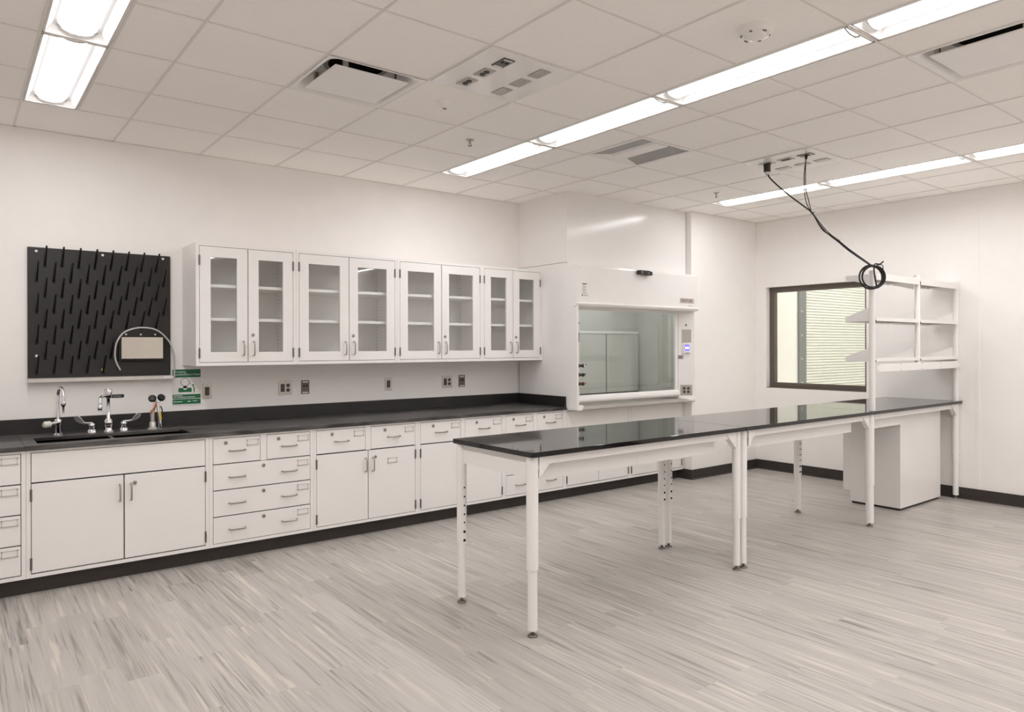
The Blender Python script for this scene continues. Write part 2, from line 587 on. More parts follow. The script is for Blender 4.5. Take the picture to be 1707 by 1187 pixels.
# ------------------------------------------------------------------ ceiling lights
def troffer(x0, y0, y1, label):
    cx = x0 + FW / 2
    T = thing('ceiling_light', label, 'ceiling light', (cx, (y0 + y1) / 2, H), 'recessed ceiling lights')
    e = 0.009
    f = MB()
    X0, X1, Y0, Y1 = x0 + e, x0 + FW - e, y0 + e, y1 - e
    f.box(X0, X0 + 0.010, Y0, Y1, H - 0.003, H + 0.012)
    f.box(X1 - 0.010, X1, Y0, Y1, H - 0.003, H + 0.012)
    f.box(X0, X1, Y0, Y0 + 0.010, H - 0.003, H + 0.012)
    f.box(X0, X1, Y1 - 0.010, Y1, H - 0.003, H + 0.012)
    f.build('frame', M_tbar, T)
    r = MB()
    a, ztop, lw, en = 0.010, H + 0.055, 0.088, 0.055
    for s in (-1, 1):
        xo = cx + s * (FW / 2 - e - a)
        xi = cx + s * lw
        r.quad([(xo, Y0 + a, H), (xo, Y1 - a, H), (xi, Y1 - a - en, ztop), (xi, Y0 + a + en, ztop)])
    for yo, yi in ((Y0 + a, Y0 + a + en), (Y1 - a, Y1 - a - en)):
        r.quad([(X0 + a, yo, H), (X1 - a, yo, H), (cx + lw, yi, ztop), (cx - lw, yi, ztop)])
    r.quad([(X0, Y0, H + 0.075), (X1, Y0, H + 0.075), (X1, Y1, H + 0.075), (X0, Y1, H + 0.075)])
    r.build('reflector', M_white, T)
    n = 16
    def arc(y, extra=0.0):
        return [(cx + (lw + extra) * math.cos(t), y, ztop - (0.046 + extra) * math.sin(t)) for t in [math.pi * k / n for k in range(n + 1)]]
    ya, yb = Y0 + a + en * 0.7, Y1 - a - en * 0.7
    A, B = arc(ya), arc(yb)
    l = MB()
    for p in range(4, n - 4):
        l.quad([A[p], A[p + 1], B[p + 1], B[p]])
    for fc in l.bm.faces:
        fc.smooth = True
    l.build('lens', M_lens, T)
    l = MB()
    for p in list(range(4)) + list(range(n - 4, n)):
        l.quad([A[p], A[p + 1], B[p + 1], B[p]])
    l.quad(A); l.quad(B)
    l.build('lens_side', M_lens_side, T)
    for y in (ya - 0.004, yb + 0.004):
        MB().tube(arc(y, 0.004), 0.0038, 6).build('end_ring', M_grille, T)
    return T

LIGHT_LABELS = {
    (0, 1): 'recessed ceiling light at the far end of the left row, above the black pegboard',
    (0, 3): 'second recessed ceiling light of the left row, nearer than the one above the pegboard',
    (5, 1): 'far end light of the middle ceiling row, beside the sprinkler near the wall cabinets',
    (5, 3): 'second light from the far end of the middle ceiling row, beside the square return grille',
    (5, 5): 'third light from the far end of the middle ceiling row, beside the large smoke detector',
    (5, 7): 'nearest light of the middle ceiling row, beside the air diffuser cut by the picture edge',
    (10, 2): 'far end light of the right ceiling row, crossed by the hanging black cables',
    (10, 4): 'second light from the far end of the right ceiling row, right of the hanging cables',
    (10, 6): 'nearest light of the right ceiling row, cut by the right picture edge'}
for (x0, y0, y1, i, j) in fix_cells:
    lab = LIGHT_LABELS.get((i, j))
    if lab is None:
        row = {0: 'left', 5: 'middle', 10: 'right'}[i]
        lab = 'ceiling light of the %s row behind the camera, %s beyond view' % (
            row, {0: 'first', 1: 'second', 2: 'third', 3: 'fourth', 4: 'fifth'}[(j - {0: 5, 5: 9, 10: 8}[i]) // 2])
    troffer(x0, y0, y1, lab)

# ------------------------------------------------------------------ other ceiling fittings
def diffuser(i, j, label):
    x0, x1, y0, y1 = gx(i) + 0.008, gx(i + 1) - 0.008, gy(j + 1) + 0.008, gy(j) - 0.008
    cx, cy = (x0 + x1) / 2, (y0 + y1) / 2
    T = thing('air_diffuser', label, 'air vent', (cx, cy, H), 'square plaque air diffusers')
    h = (x1 - x0) / 2
    f = MB()
    rings = []
    for hx, r, z in ((h, 0.001, H - 0.006), (h - 0.018, 0.012, H - 0.004), (0.271, 0.06, H), (0.254, 0.085, H + 0.03), (0.235, 0.10, H + 0.075), (0.19, 0.189, H + 0.10)):
        rings.append([(x, y, z) for x, y in rrect(cx, cy, hx, hx, r)])
    f.rings(rings, False, False)
    f.build('frame', [M_white], T)
    d = MB()
    d.rings([[(x, y, H + 0.1005) for x, y in rrect(cx, cy, 0.19, 0.19, 0.189)], [(x, y, H + 0.16) for x, y in rrect(cx, cy, 0.15, 0.15, 0.149)]], False, True)
    d.build('duct_collar', M_dark, T)
    g = MB()
    g.rings([[(x, y, H + 0.0995) for x, y in rrect(cx, cy, 0.232, 0.232, 0.10)], [(x, y, H + 0.0998) for x, y in rrect(cx, cy, 0.16, 0.16, 0.159)]], False, False)
    g.build('back_pan', M_duct, T)
    for sx, sy in ((-1, -1), (1, -1), (-1, 1), (1, 1)):
        MB().box(cx + sx * 0.16 - 0.012, cx + sx * 0.16 + 0.012, cy + sy * 0.20 - 0.012, cy + sy * 0.20 + 0.012, H - 0.007, H + 0.098).build('hanger', M_plate, T)
    MB().box(cx - 0.226, cx + 0.226, cy - 0.214, cy + 0.214, H - 0.015, H - 0.007).build('plaque', M_plaque, T, 0.002)
diffuser(2, 3, 'square air diffuser with flat plaque, between the pegboard wall and the left ceiling outlet panel')
diffuser(6, 7, 'square air diffuser with flat plaque, cut by the right picture edge')

x0, x1, y0, y1 = gx(6) + 0.006, gx(7) - 0.006, gy(4) + 0.006, gy(3) - 0.006
T = thing('return_grille', 'square grey return grille with a white centre bar, beside the middle light row', 'air vent', ((x0 + x1) / 2, (y0 + y1) / 2, H))
f = MB()
fr = 0.022
f.box(x0, x0 + fr, y0, y1, H - 0.006, H + 0.01); f.box(x1 - fr, x1, y0, y1, H - 0.006, H + 0.01)
f.box(x0 + fr, x1 - fr, y0, y0 + fr, H - 0.006, H + 0.01); f.box(x0 + fr, x1 - fr, y1 - fr, y1, H - 0.006, H + 0.01)
f.build('frame', M_white, T)
zt, mx, bw, en = H + 0.020, (x0 + x1) / 2, 0.088, 0.05
for xo, s_ in ((x0 + fr, -1), (x1 - fr, 1)):
    MB().quad([(xo, y0 + fr, H), (xo, y1 - fr, H), (mx + s_ * bw, y1 - fr - en, zt), (mx + s_ * bw, y0 + fr + en, zt)]).build('grey_louvre', M_grille, T)
for yo, s_ in ((y0 + fr, 1), (y1 - fr, -1)):
    MB().quad([(x0 + fr, yo, H), (x1 - fr, yo, H), (mx + bw, yo + s_ * en, zt), (mx - bw, yo + s_ * en, zt)]).build('end_slope', M_white, T)
MB().prism([(mx - bw, zt + 0.001), (mx + bw, zt + 0.001), (mx + bw - 0.02, zt - 0.016), (mx - bw + 0.02, zt - 0.016)], 'y', y0 + fr + en, y1 - fr - en).build('centre_bar', M_plaque, T)

def outlet_parts(T, M, kind, wd, ht, plate_mat=None):
    """face plate with what it carries, drawn in the frame M (x right, y up, z out)"""
    pm = plate_mat or {'data': M_plate_dark}.get(kind, M_plate)
    MB(M).box(-wd / 2, wd / 2, -ht / 2, ht / 2, 0, 0.005).build('face_plate', pm, T, 0.0015)
    def decora(cx):
        r = MB(M)
        r.box(cx - 0.017, cx + 0.017, -0.034, 0.034, 0.004, 0.008)
        for s in (-1, 1):
            for q in (-0.006, 0.006):
                r.box(cx + q - 0.001, cx + q + 0.001, s * 0.018 - 0.005, s * 0.018 + 0.005, 0.008, 0.0086, 1)
        r.build('receptacle', [M_recept, M_dark], T)
    def rounds(cx):
        for s in (-1, 1):
            r = MB(M)
            r.lathe([(0.0165, 0.004), (0.0165, 0.008), (0.0155, 0.009)], (cx, s * 0.0195, 0), (0, 0, 1), 18)
            for q in (-0.006, 0.006):
                r.box(cx + q - 0.0012, cx + q + 0.0012, s * 0.0195 - 0.002, s * 0.0195 + 0.006, 0.009, 0.0096, 1)
            r.box(cx - 0.003, cx + 0.003, s * 0.0195 - 0.010, s * 0.0195 - 0.005, 0.009, 0.0096, 1)
            r.build('receptacle', [M_recept, M_dark], T)
    if kind == 'single':
        decora(0)
    elif kind == 'double':
        decora(-wd * 0.2); rounds(wd * 0.2)
    elif kind == 'quad':
        rounds(-wd * 0.2); rounds(wd * 0.2)
    elif kind == 'round':
        rounds(0)
    elif kind == 'data':
        for s in (-1, 1):
            MB(M).box(-wd * 0.36, wd * 0.36, s * ht * 0.39 - 0.006, s * ht * 0.39 + 0.004, 0.004, 0.006).build('label_strip', M_paper, T)
        for s in (-1, 1):
            MB(M).box(s * wd * 0.18 - 0.008, s * wd * 0.18 + 0.008, 0.002, 0.02, 0.004, 0.0065).build('data_port', M_dark, T)
    if kind in ('single', 'quad', 'double', 'blank'):
        for s in (-1, 1):
            MB(M).lathe([(0.0035, 0.004), (0.003, 0.0062)], (0, s * ht * 0.41, 0), (0, 0, 1), 10).build('screw', M_hinge, T)

def ceiling_panel(i, j, label, kinds):
    cx, cy = gx(i) + G / 2, gy(j) - G / 2
    T = thing('ceiling_outlet_panel', label, 'outlet panel', (cx, cy, H), 'ceiling outlet panels')
    h = G / 2 - 0.008
    MB().box(cx - h, cx + h, cy - h, cy + h, H - 0.009, H - 0.001).build('panel', M_gloss, T, 0.001)
    for sx, ks in zip((-1, 1), kinds):
        for k, kind in enumerate(ks):
            M = frame_M((cx + sx * 0.127, cy + 0.172 - 0.172 * k, H - 0.009), (1, 0, 0), (0, -1, 0))
            outlet_parts(T, M, kind, 0.075, 0.118)
    return T
ceiling_panel(3, 4, 'white ceiling panel with six steel plates, between the two smoke detectors', [['round', 'round', 'data'], ['blank', 'blank', 'blank']])
ceiling_panel(8, 4, 'white ceiling panel that the black cables hang from', [['round', 'single', 'data'], ['blank', 'blank', 'blank']])

T = thing('smoke_detector', 'large round smoke detector with slots, on the ceiling beside the middle light row', 'smoke detector', (3.063, 1.994, H), 'ceiling detectors')
MB().lathe([(0.082, 0), (0.082, -0.012), (0.074, -0.034), (0.060, -0.040)], (3.063, 1.994, H), (0, 0, 1), 32).build('base', M_white, T)
MB().lathe([(0.050, -0.040), (0.048, -0.046), (0.03, -0.052), (0.001, -0.053)], (3.063, 1.994, H), (0, 0, 1), 28).build('sensor_cap', M_plaque, T)
for a, l in ((0.3, 0.016), (1.3, 0.02), (2.35, 0.018), (3.4, 0.012), (4.4, 0.02), (5.5, 0.008)):
    ca, sa = math.cos(a), math.sin(a)
    M = frame_M((3.063 + 0.0665 * ca, 1.994 + 0.0665 * sa, H - 0.0395), (-sa, ca, 0), (0.55 * ca, 0.55 * sa, 0.8))
    MB(M).box(-l / 2, l / 2, -0.0035, 0.0035, -0.002, 0.0025).build('slot', M_hinge, T)
T = thing('smoke_detector', 'small shallow dome detector on the ceiling between diffuser and sprinkler', 'smoke detector', (2.451, 3.811, H), 'ceiling detectors')
MB().lathe([(0.052, 0), (0.052, -0.008), (0.045, -0.014), (0.024, -0.030), (0.020, -0.034), (0.001, -0.035)], (2.451, 3.811, H), (0, 0, 1), 28).build('dome', M_plaque, T)
MB().lathe([(0.012, -0.0345), (0.010, -0.039)], (2.451, 3.811, H), (0, 0, 1), 16).build('sensor_tip', M_hinge, T)
for sx, sy, lab in ((3.032, 4.369, 'small pendent sprinkler head at the far end of the middle light row'),
                    (6.042, 4.382, 'small pendent sprinkler head at the far end of the right light row')):
    T = thing('sprinkler', lab, 'sprinkler', (sx, sy, H), 'sprinkler heads')
    MB().lathe([(0.03, 0), (0.028, -0.006), (0.012, -0.008)], (sx, sy, H), (0, 0, 1), 18).build('escutcheon', M_plate, T)
    MB().cyl((sx, sy, H - 0.006), (sx, sy, H - 0.03), 0.009, 0.008).build('body', M_nickel, T)
    g = MB()
    for s in (-1, 1):
        g.tube([(sx + s * 0.008, sy, H - 0.025), (sx + s * 0.014, sy, H - 0.035), (sx, sy, H - 0.046)], 0.0025, 6, 3)
    g.build('yoke', M_nickel, T)
    MB().lathe([(0.016, -0.046), (0.014, -0.048)], (sx, sy, H), (0, 0, 1), 16).build('deflector', M_hinge, T)

# ------------------------------------------------------------------ base cabinets
def pull_h():
    return MB().tube([(-0.056, 0, 0), (-0.054, -0.020, 0), (-0.047, -0.029, -0.001), (0, -0.031, -0.002), (0.047, -0.029, -0.001), (0.054, -0.020, 0), (0.056, 0, 0)], 0.0056, 8, 2)
def pull_v():
    return MB().tube([(0, 0, -0.054), (0, -0.020, -0.052), (0, -0.029, -0.045), (0, -0.031, 0), (0, -0.029, 0.045), (0, -0.020, 0.052), (0, 0, 0.054)], 0.0056, 8, 2)
def lock_cyl():
    m = MB()
    m.lathe([(0.0135, 0), (0.0135, 0.004), (0.011, 0.007), (0.010, 0.007)], (0, 0, 0), (0, -1, 0), 18)
    m.box(-0.0015, 0.0015, -0.0078, -0.0068, -0.006, 0.006, 1)
    return m
def card_frame():
    m = MB()
    w, h, r = 0.040, 0.0215, 0.003
    m.box(-w, w, -0.0016, 0, -h, h, 1)
    m.box(-w, w, -0.0042, -0.001, h - r, h)
    m.box(-w, w, -0.0055, -0.001, -h, -h + 0.007)
    m.box(-w, -w + r, -0.0042, -0.001, -h, h)
    m.box(w - r, w, -0.0042, -0.001, -h, h)
    for sx in (-1, 1):
        for sz in (-1, 1):
            m.lathe([(0.0032, 0), (0.0025, 0.0065)], (sx * (w + 0.001), 0, sz * (h - 0.004)), (0, -1, 0), 8, 2)
    return m
def hinge_bar():
    m = MB()
    for k in range(5):
        m.cyl((0, -0.003, -0.037 + k * 0.015), (0, -0.003, -0.0235 + k * 0.015), 0.0065, seg=10)
    return m
def add_pull(par, x, y, z, vertical=False):
    inst('handle', 'pv' if vertical else 'ph', pull_v if vertical else pull_h, M_nickel, par, (x, y, z))
def add_lock(par, x, y, z):
    inst('lock', 'lock', lock_cyl, [M_nickel, M_dark], par, (x, y, z))
def add_card(par, x, y, z):
    inst('card_holder', 'card', card_frame, [M_alu, M_paper, M_hinge], par, (x, y, z))
def add_hinge(par, x, y, z):
    inst('hinge', 'hinge', hinge_bar, M_hinge, par, (x, y, z))

GAP = 0.0037
def front(T, name, x0, x1, z0, z1, y=YB):
    return MB().box(x0 + GAP, x1 - GAP, y, y + 0.019, z0 + GAP, z1 - GAP).build(name, M_cab, T, 0.0015)

def base_cabinet(x0, x1, kind, label):
    T = thing('base_cabinet', label, 'cabinet', ((x0 + x1) / 2, (YB + 6.0) / 2, 0.107), 'white base cabinets along the back wall')
    e = 0.0006
    x0 += e; x1 -= e
    top = 0.8935
    c = MB()
    c.box(x0, x0 + 0.016, YB + 0.023, 6.0, 0.107, top); c.box(x1 - 0.016, x1, YB + 0.023, 6.0, 0.107, top)
    c.box(x0 + 0.016, x1 - 0.016, YB + 0.023, 6.0, 0.107, 0.124)
    c.box(x0 + 0.016, x1 - 0.016, 5.985, 6.0, 0.124, top)
    c.box(x0 + 0.016, x1 - 0.016, YB + 0.0235, YB + 0.03, 0.124, 0.68 if kind == 'sink' else top, 1)  # dark board that paints the shade behind the front gaps
    c.build('carcass', [M_cab, M_gap_shade], T)
    sw = 0.0235
    L, R, zt, zb = x0 + sw, x1 - sw, 0.878, 0.129
    f = MB()
    f.box(x0, L, YB, YB + 0.0225, 0.107, top); f.box(R, x1, YB, YB + 0.0225, 0.107, top)
    f.box(L, R, YB, YB + 0.0225, zt, top); f.box(L, R, YB, YB + 0.0225, 0.107, zb)
    mid = (L + R) / 2
    if kind in ('drawers', 'doors'):
        f.box(mid - 0.0225, mid + 0.0225, YB, YB + 0.0225, 0.692, zt)
    f.build('face_frame', M_cab, T)
    def door_pair(za, zb_, cards=True, lock=True):
        dl = front(T, 'door', L, mid + 0.001, za, zb_)
        dr = front(T, 'door', mid + 0.001, R, za, zb_)
        add_pull(dl, mid - 0.026, YB, zb_ - 0.118, True)
        add_pull(dr, mid + 0.040, YB, zb_ - 0.118, True)
        if lock:
            add_lock(dr, mid + 0.064, YB, zb_ - 0.062)
        if cards:
            add_card(dr, mid + 0.219, YB, zb_ - 0.104)
        for zz in (zb_ - 0.073, za + 0.061):
            add_hinge(dl, L + 0.001, YB, zz); add_hinge(dr, R - 0.001, YB, zz)
    if kind in ('drawers', 'doors'):
        for a, bq in ((L, mid - 0.0225), (mid + 0.0225, R)):
            d = front(T, 'drawer', a, bq, 0.692, zt)
            cx = (a + bq) / 2
            add_lock(d, cx - 0.079, YB, 0.841)
            add_pull(d, cx + 0.0, YB, 0.784)
            add_card(d, cx + 0.111 if kind == 'drawers' else cx + 0.149, YB, 0.832)
    if kind == 'drawers':
        for zb_, za in ((0.692, 0.506), (0.506, 0.3185), (0.3185, 0.129)):
            d = front(T, 'drawer', L, R, za, zb_)
            add_lock(d, mid, YB, zb_ - 0.038)
            add_pull(d, mid - 0.192, YB, zb_ - 0.097); add_pull(d, mid + 0.192, YB, zb_ - 0.097)
            add_card(d, R - 0.061, YB, zb_ - 0.047)
    elif kind == 'doors':
        door_pair(0.129, 0.690)
    elif kind == 'sink':
        front(T, 'sink_panel', L, R, 0.691, zt)
        door_pair(0.133, 0.690, cards=False)
    elif kind == 'hood':
        front(T, 'apron_panel', L, R, 0.697, zt)
        door_pair(0.131, 0.697, cards=False, lock=False)
    elif kind == 'plain':
        for zb_, za in ((zt, 0.690), (0.690, 0.504), (0.504, 0.317), (0.317, 0.132)):
            d = front(T, 'drawer', L, R, za, zb_)
            add_pull(d, mid - 0.192, YB, zb_ - 0.097); add_pull(d, mid + 0.12, YB, zb_ - 0.097)
            add_card(d, R - 0.059, YB, zb_ - 0.043)
    return T
base_cabinet(-0.417, 0.350, 'plain', 'white four-drawer base cabinet left of the sink, cut by the left picture edge')
base_cabinet(0.350, 1.422, 'sink', 'wide white two-door sink cabinet with a blank panel under the black sink')
base_cabinet(1.422, 2.189, 'drawers', 'white cabinet of five drawers between the sink cabinet and the two-door one')
base_cabinet(2.189, 3.117, 'doors', 'white cabinet with two drawers over two doors, right of the five-drawer cabinet')
base_cabinet(3.117, 4.041, 'doors', 'white cabinet with drawers over doors, partly behind the near end of the long table')
base_cabinet(4.041, 4.803, 'drawers', 'white drawer cabinet under the worktop end beside the fume hood')
base_cabinet(4.803, 5.745, 'hood', 'left white cabinet under the fume hood, with blank panel')
base_cabinet(5.745, 6.640, 'hood', 'right white cabinet under the fume hood, beside the wall corner')

# ------------------------------------------------------------------ worktop with sink
T = thing('worktop', 'long black epoxy worktop with backsplash and sink along the back wall', 'countertop', (2.0, 5.64, 0.894))
YE = 5.255
MB().box(-0.62, 0.3445, YE, 6.0, 0.894, CT).build('slab', M_work, T, 0.003)
s = MB()
SX0, SX1, SY0, SY1, DX0, DX1 = 0.415, 1.325, 5.362, 5.682, 0.852, 0.874
s.box(0.3455, SX0, YE, 6.0, 0.894, CT); s.box(SX1, 1.3595, YE, 6.0, 0.894, CT)
s.box(SX0, SX1, YE, SY0, 0.894, CT); s.box(SX0, SX1, SY1, 6.0, 0.894, CT)
s.build('slab', M_work, T)
MB().box(1.3605, 4.803, YE, 6.0, 0.894, CT).build('slab', M_work, T, 0.003)
for a, bq in ((SX0, DX0), (DX1, SX1)):
    k = MB()
    k.quad([(a, SY0, 0.70), (bq, SY0, 0.70), (bq, SY1, 0.70), (a, SY1, 0.70)])
    for (p, q) in (((a, SY0), (bq, SY0)), ((bq, SY0), (bq, SY1)), ((bq, SY1), (a, SY1)), ((a, SY1), (a, SY0))):
        k.quad([(*p, 0.70), (*q, 0.70), (*q, 0.905), (*p, 0.905)])
    k.build('sink_basin', M_sink, T)
MB().box(DX0, DX1, SY0, SY1, 0.87, 0.906).build('sink_divider', M_work, T, 0.003)
MB().box(-0.62, 4.803, 6.0005, 6.0205, 0.90, 1.028).build('backsplash', M_splash, T, 0.003)
MB().box(4.783, 4.803, YE, 6.0005, CT, 1.028).build('side_splash', M_splash, T, 0.003)

# taps
T = thing('gooseneck_tap', 'single chrome gooseneck tap with a pale side knob, left of the sink', 'tap', (0.567, 5.787, CT))
bx, by = 0.567, 5.787
MB().lathe([(0.029, 0), (0.029, 0.006), (0.02, 0.014), (0.018, 0.07), (0.021, 0.075), (0.021, 0.105), (0.015, 0.112)], (bx, by, CT), seg=20).build('body', M_chrome, T)
pts = [(bx, by, CT + 0.105), (bx, by, CT + 0.20), (bx, by, CT + 0.265)]
for k in range(1, 10):
    a = math.pi * k / 9
    pts.append((bx + 0.02 * (1 - math.cos(a)) * 0.5, by - 0.055 * (1 - math.cos(a)), CT + 0.265 + 0.062 * math.sin(a)))
pts.append((bx + 0.02, by - 0.11, CT + 0.235))
MB().tube(pts, 0.0105, 12, 2).build('spout', M_chrome, T)
MB().lathe([(0.014, 0), (0.016, -0.006), (0.016, -0.026), (0.011, -0.034), (0.0075, -0.040), (0.006, -0.085)], (bx + 0.02, by - 0.11, CT + 0.24), seg=16).build('nozzle', M_chrome, T)
MB().cyl((bx, by, CT + 0.085), (bx - 0.045, by - 0.02, CT + 0.083), 0.013, 0.012).build('side_valve', M_chrome, T)
d = Vector((-0.91, -0.40, -0.04)).normalized()
MB().lathe([(0.012, 0), (0.022, 0.006), (0.022, 0.04), (0.015, 0.048)], Vector((bx, by, CT + 0.083)) + d * 0.048, d, 16).build('knob', M_pale, T)

T = thing('mixer_tap', 'chrome two-handle mixer tap with wing levers and swing spout over the sink', 'tap', (0.871, 5.777, CT))
MB().lathe([(0.033, 0), (0.033, 0.005), (0.026, 0.012), (0.024, 0.05), (0.027, 0.054), (0.027, 0.075), (0.02, 0.09), (0.011, 0.10), (0.011, 0.24), (0.014, 0.244)], (0.871, 5.777, CT), seg=20).build('column', M_chrome, T)
MB().lathe([(0.014, 0.24), (0.022, 0.25), (0.024, 0.268), (0.026, 0.278), (0.026, 0.300), (0.021, 0.306)], (0.871, 5.777, CT), seg=20).build('vacuum_breaker', M_chrome, T)
MB().tube([(0.862, 5.777, 1.182), (0.84, 5.755, 1.183), (0.815, 5.70, 1.178), (0.806, 5.675, 1.168), (0.802, 5.665, 1.145), (0.802, 5.665, 1.125)], 0.0115, 12, 3).build('spout', M_chrome, T)
MB().lathe([(0.0125, 0), (0.015, -0.004), (0.015, -0.028), (0.013, -0.032), (0.013, -0.042)], (0.802, 5.665, 1.127), seg=16).build('aerator', M_chrome, T)
for hx, sgn in ((0.769, -1), (0.971, 1)):
    h = MB().lathe([(0.030, 0), (0.030, 0.008), (0.026, 0.02), (0.019, 0.026), (0.019, 0.045), (0.022, 0.05), (0.020, 0.062), (0.012, 0.070)], (hx, 5.789, CT), seg=20).build('handle', M_chrome, T)
    n = 9
    prof = [(0.0, 0.070, 0.009, 0.006), (0.03, 0.071, 0.009, 0.005), (0.05, 0.074, 0.011, 0.004), (0.066, 0.084, 0.018, 0.003), (0.08, 0.098, 0.0235, 0.003), (0.092, 0.113, 0.0225, 0.003), (0.101, 0.125, 0.014, 0.003)]
    rr = []
    for (a, z, hw_, th_) in prof:
        wv = Vector((-sgn * 0.74, -0.35, 0.58)) if z > 0.08 else Vector((-sgn * 0.2, -0.35, 0.9))
        tv = Vector((-sgn * 0.35, -0.9, -0.25))
        c0 = Vector((hx + sgn * a, 5.784 - 0.2 * a, CT + z))
        rr.append([c0 + wv * hw_ * 0.85 * math.cos(q) + tv * th_ * math.sin(q) for q in [2 * math.pi * k / 12 for k in range(12)]])
    MB().rings(rr).build('lever', M_satin, h)
    MB().lathe([(0.010, 0.069), (0.010, 0.073)], (hx, 5.789, CT), seg=12).build('index_button', M_red if sgn < 0 else M_alu, h)

T = thing('eyewash_fixture', 'deck eyewash with two black spray heads and an orange tag, right end of the sink', 'eyewash', (1.165, 5.772, CT))
MB().lathe([(0.036, 0), (0.036, 0.006), (0.024, 0.014), (0.022, 0.05), (0.016, 0.056), (0.016, 0.14)], (1.158, 5.775, CT), seg=18).build('holder', M_alu, T)
MB().tube([(1.158, 5.775, CT + 0.13), (1.172, 5.77, CT + 0.18), (1.182, 5.765, CT + 0.21)], 0.012, 10, 3).build('neck', M_chrome, T)
MB().tube([(1.205, 5.752, CT + 0.002), (1.204, 5.752, CT + 0.06), (1.196, 5.755, CT + 0.13), (1.186, 5.762, CT + 0.195)], 0.012, 10, 3).build('squeeze_body', M_chrome, T)
MB().tube([(1.212, 5.745, CT + 0.10), (1.216, 5.74, CT + 0.14), (1.205, 5.745, CT + 0.17)], 0.004, 6, 3).build('squeeze_lever', M_plastic, T)
for sgn, hx, hz in ((-1, 1.153, 1.150), (1, 1.213, 1.154)):
    MB().tube([(1.184, 5.762, CT + 0.20), (1.184 + sgn * 0.018, 5.76, CT + 0.205), (hx, 5.762, hz - 0.012)], 0.006, 8, 3).build('arm', M_chrome, T)
    hd = Vector((sgn * 0.25, -0.72, 0.62)).normalized()
    MB().lathe([(0.010, -0.02), (0.026, -0.008), (0.028, 0.004), (0.025, 0.012), (0.012, 0.015)], (hx, 5.758, hz), hd, 18).build('spray_head', M_plastic, T)
MB(frame_M((1.164, 5.74, CT + 0.165), (1, 0, 0), (0.45, 0, 0.9))).box(-0.006, 0.006, -0.055, 0.03, 0, 0.002).build('orange_tag', M_orange, T)
MB(frame_M((1.202, 5.735, CT + 0.10), (1, 0, 0), (-0.1, 0, 1))).box(-0.007, 0.007, -0.03, 0.03, 0, 0.002).build('yellow_tag', M_yellow, T)

# ------------------------------------------------------------------ pegboard
T = thing('drying_pegboard', 'large black drying pegboard with a steel drip tray, on the wall above the sink', 'pegboard', (0.87, YW, 1.283))
PY = 5.999
MB().box(0.409, 1.331, PY, YW, 1.313, 2.232).build('board', M_black, T, 0.002)
rows = [(0.511, 8, 2.104), (0.4615, 9, 1.996), (0.511, 8, 1.886), (0.4615, 9, 1.774), (0.511, 8, 1.669), (0.4615, 5, 1.558), (0.511, 5, 1.449), (0.4615, 5, 1.343)]
def peg_mesh():
    m = MB()
    dv = Vector((0.0, -0.715, 0.70))
    m.lathe([(0.0115, 0), (0.0115, 0.004), (0.009, 0.006)], (0, 0, 0), (0, -1, 0), 14)
    m.lathe([(0.0078, -0.004), (0.0072, 0.10), (0.0062, 0.178), (0.003, 0.183)], (0, 0, 0), dv, 10)
    return m
for x0, n, z in rows:
    for k in range(n):
        inst('peg', 'peg', peg_mesh, M_peg, T, (x0 + 0.1024 * k, PY, z))
for px, pz in ((0.46, 2.205), (0.87, 2.207), (1.278, 2.209), (0.461, 1.468)):
    MB().lathe([(0.0095, 0), (0.008, 0.004)], (px, PY, pz), (0, -1, 0), 14).build('screw_cap', M_paper, T)
MB().tube([(0.87 + 0.009 * math.cos(a), PY - 0.004, 1.362 + 0.009 * math.sin(a)) for a in [2 * math.pi * k / 14 for k in range(14)]], 0.0035, 6, closed=True).build('drain_ring', M_yellow, T)
d = MB()
d.box(0.412, 1.335, 5.955, YW - 0.001, 1.283, 1.287)
d.box(0.412, 1.335, 5.951, 5.955, 1.283, 1.309)
d.box(0.409, 0.412, 5.951, YW - 0.001, 1.283, 1.309); d.box(1.335, 1.338, 5.951, YW - 0.001, 1.283, 1.309)
d.build('drip_tray', M_alu, T)
MB().box(1.268, 1.336, 5.947, 5.951, 1.288, 1.304).build('tray_label', M_paper, T)
MB().cyl((1.338, 5.975, 1.292), (1.352, 5.975, 1.292), 0.009).build('drain_spout', M_alu, T)
bx0, bx1, bz0, bz1 = 0.978, 1.262, 1.440, 1.604
b = MB().box(bx0 - 0.012, bx1 + 0.010, 5.955, PY, bz0 - 0.016, bz1 + 0.006)
bo = b.build('cover_box', M_plastic, T, 0.004)
MB().box(bx0, bx1, 5.918, 5.955, bz0, bz1).build('steel_cover', M_steel, bo, 0.003)
MB().box(bx0 + 0.01, bx1 - 0.01, 5.985, PY, bz1 + 0.006, bz1 + 0.03).build('mounting_flange', M_plastic, bo)
for q in (0.15, 0.5, 0.85):
    MB().lathe([(0.007, 0), (0.006, 0.003)], (bx0 + (bx1 - bx0) * q, 5.985, bz1 + 0.020), (0, -1, 0), 12).build('screw_cap', M_paper, bo)
MB().tube([(0.974, 5.94, 1.358), (0.945, 5.93, 1.42), (0.936, 5.92, 1.48), (0.945, 5.91, 1.56), (0.985, 5.905, 1.63), (1.045, 5.90, 1.662), (1.109, 5.90, 1.674), (1.18, 5.905, 1.668), (1.235, 5.915, 1.645), (1.285, 5.925, 1.598), (1.32, 5.935, 1.545), (1.345, 5.95, 1.46), (1.352, 5.965, 1.37), (1.352, 5.975, 1.292)], 0.0062, 10, 3).build('drain_tube', M_tube, T)

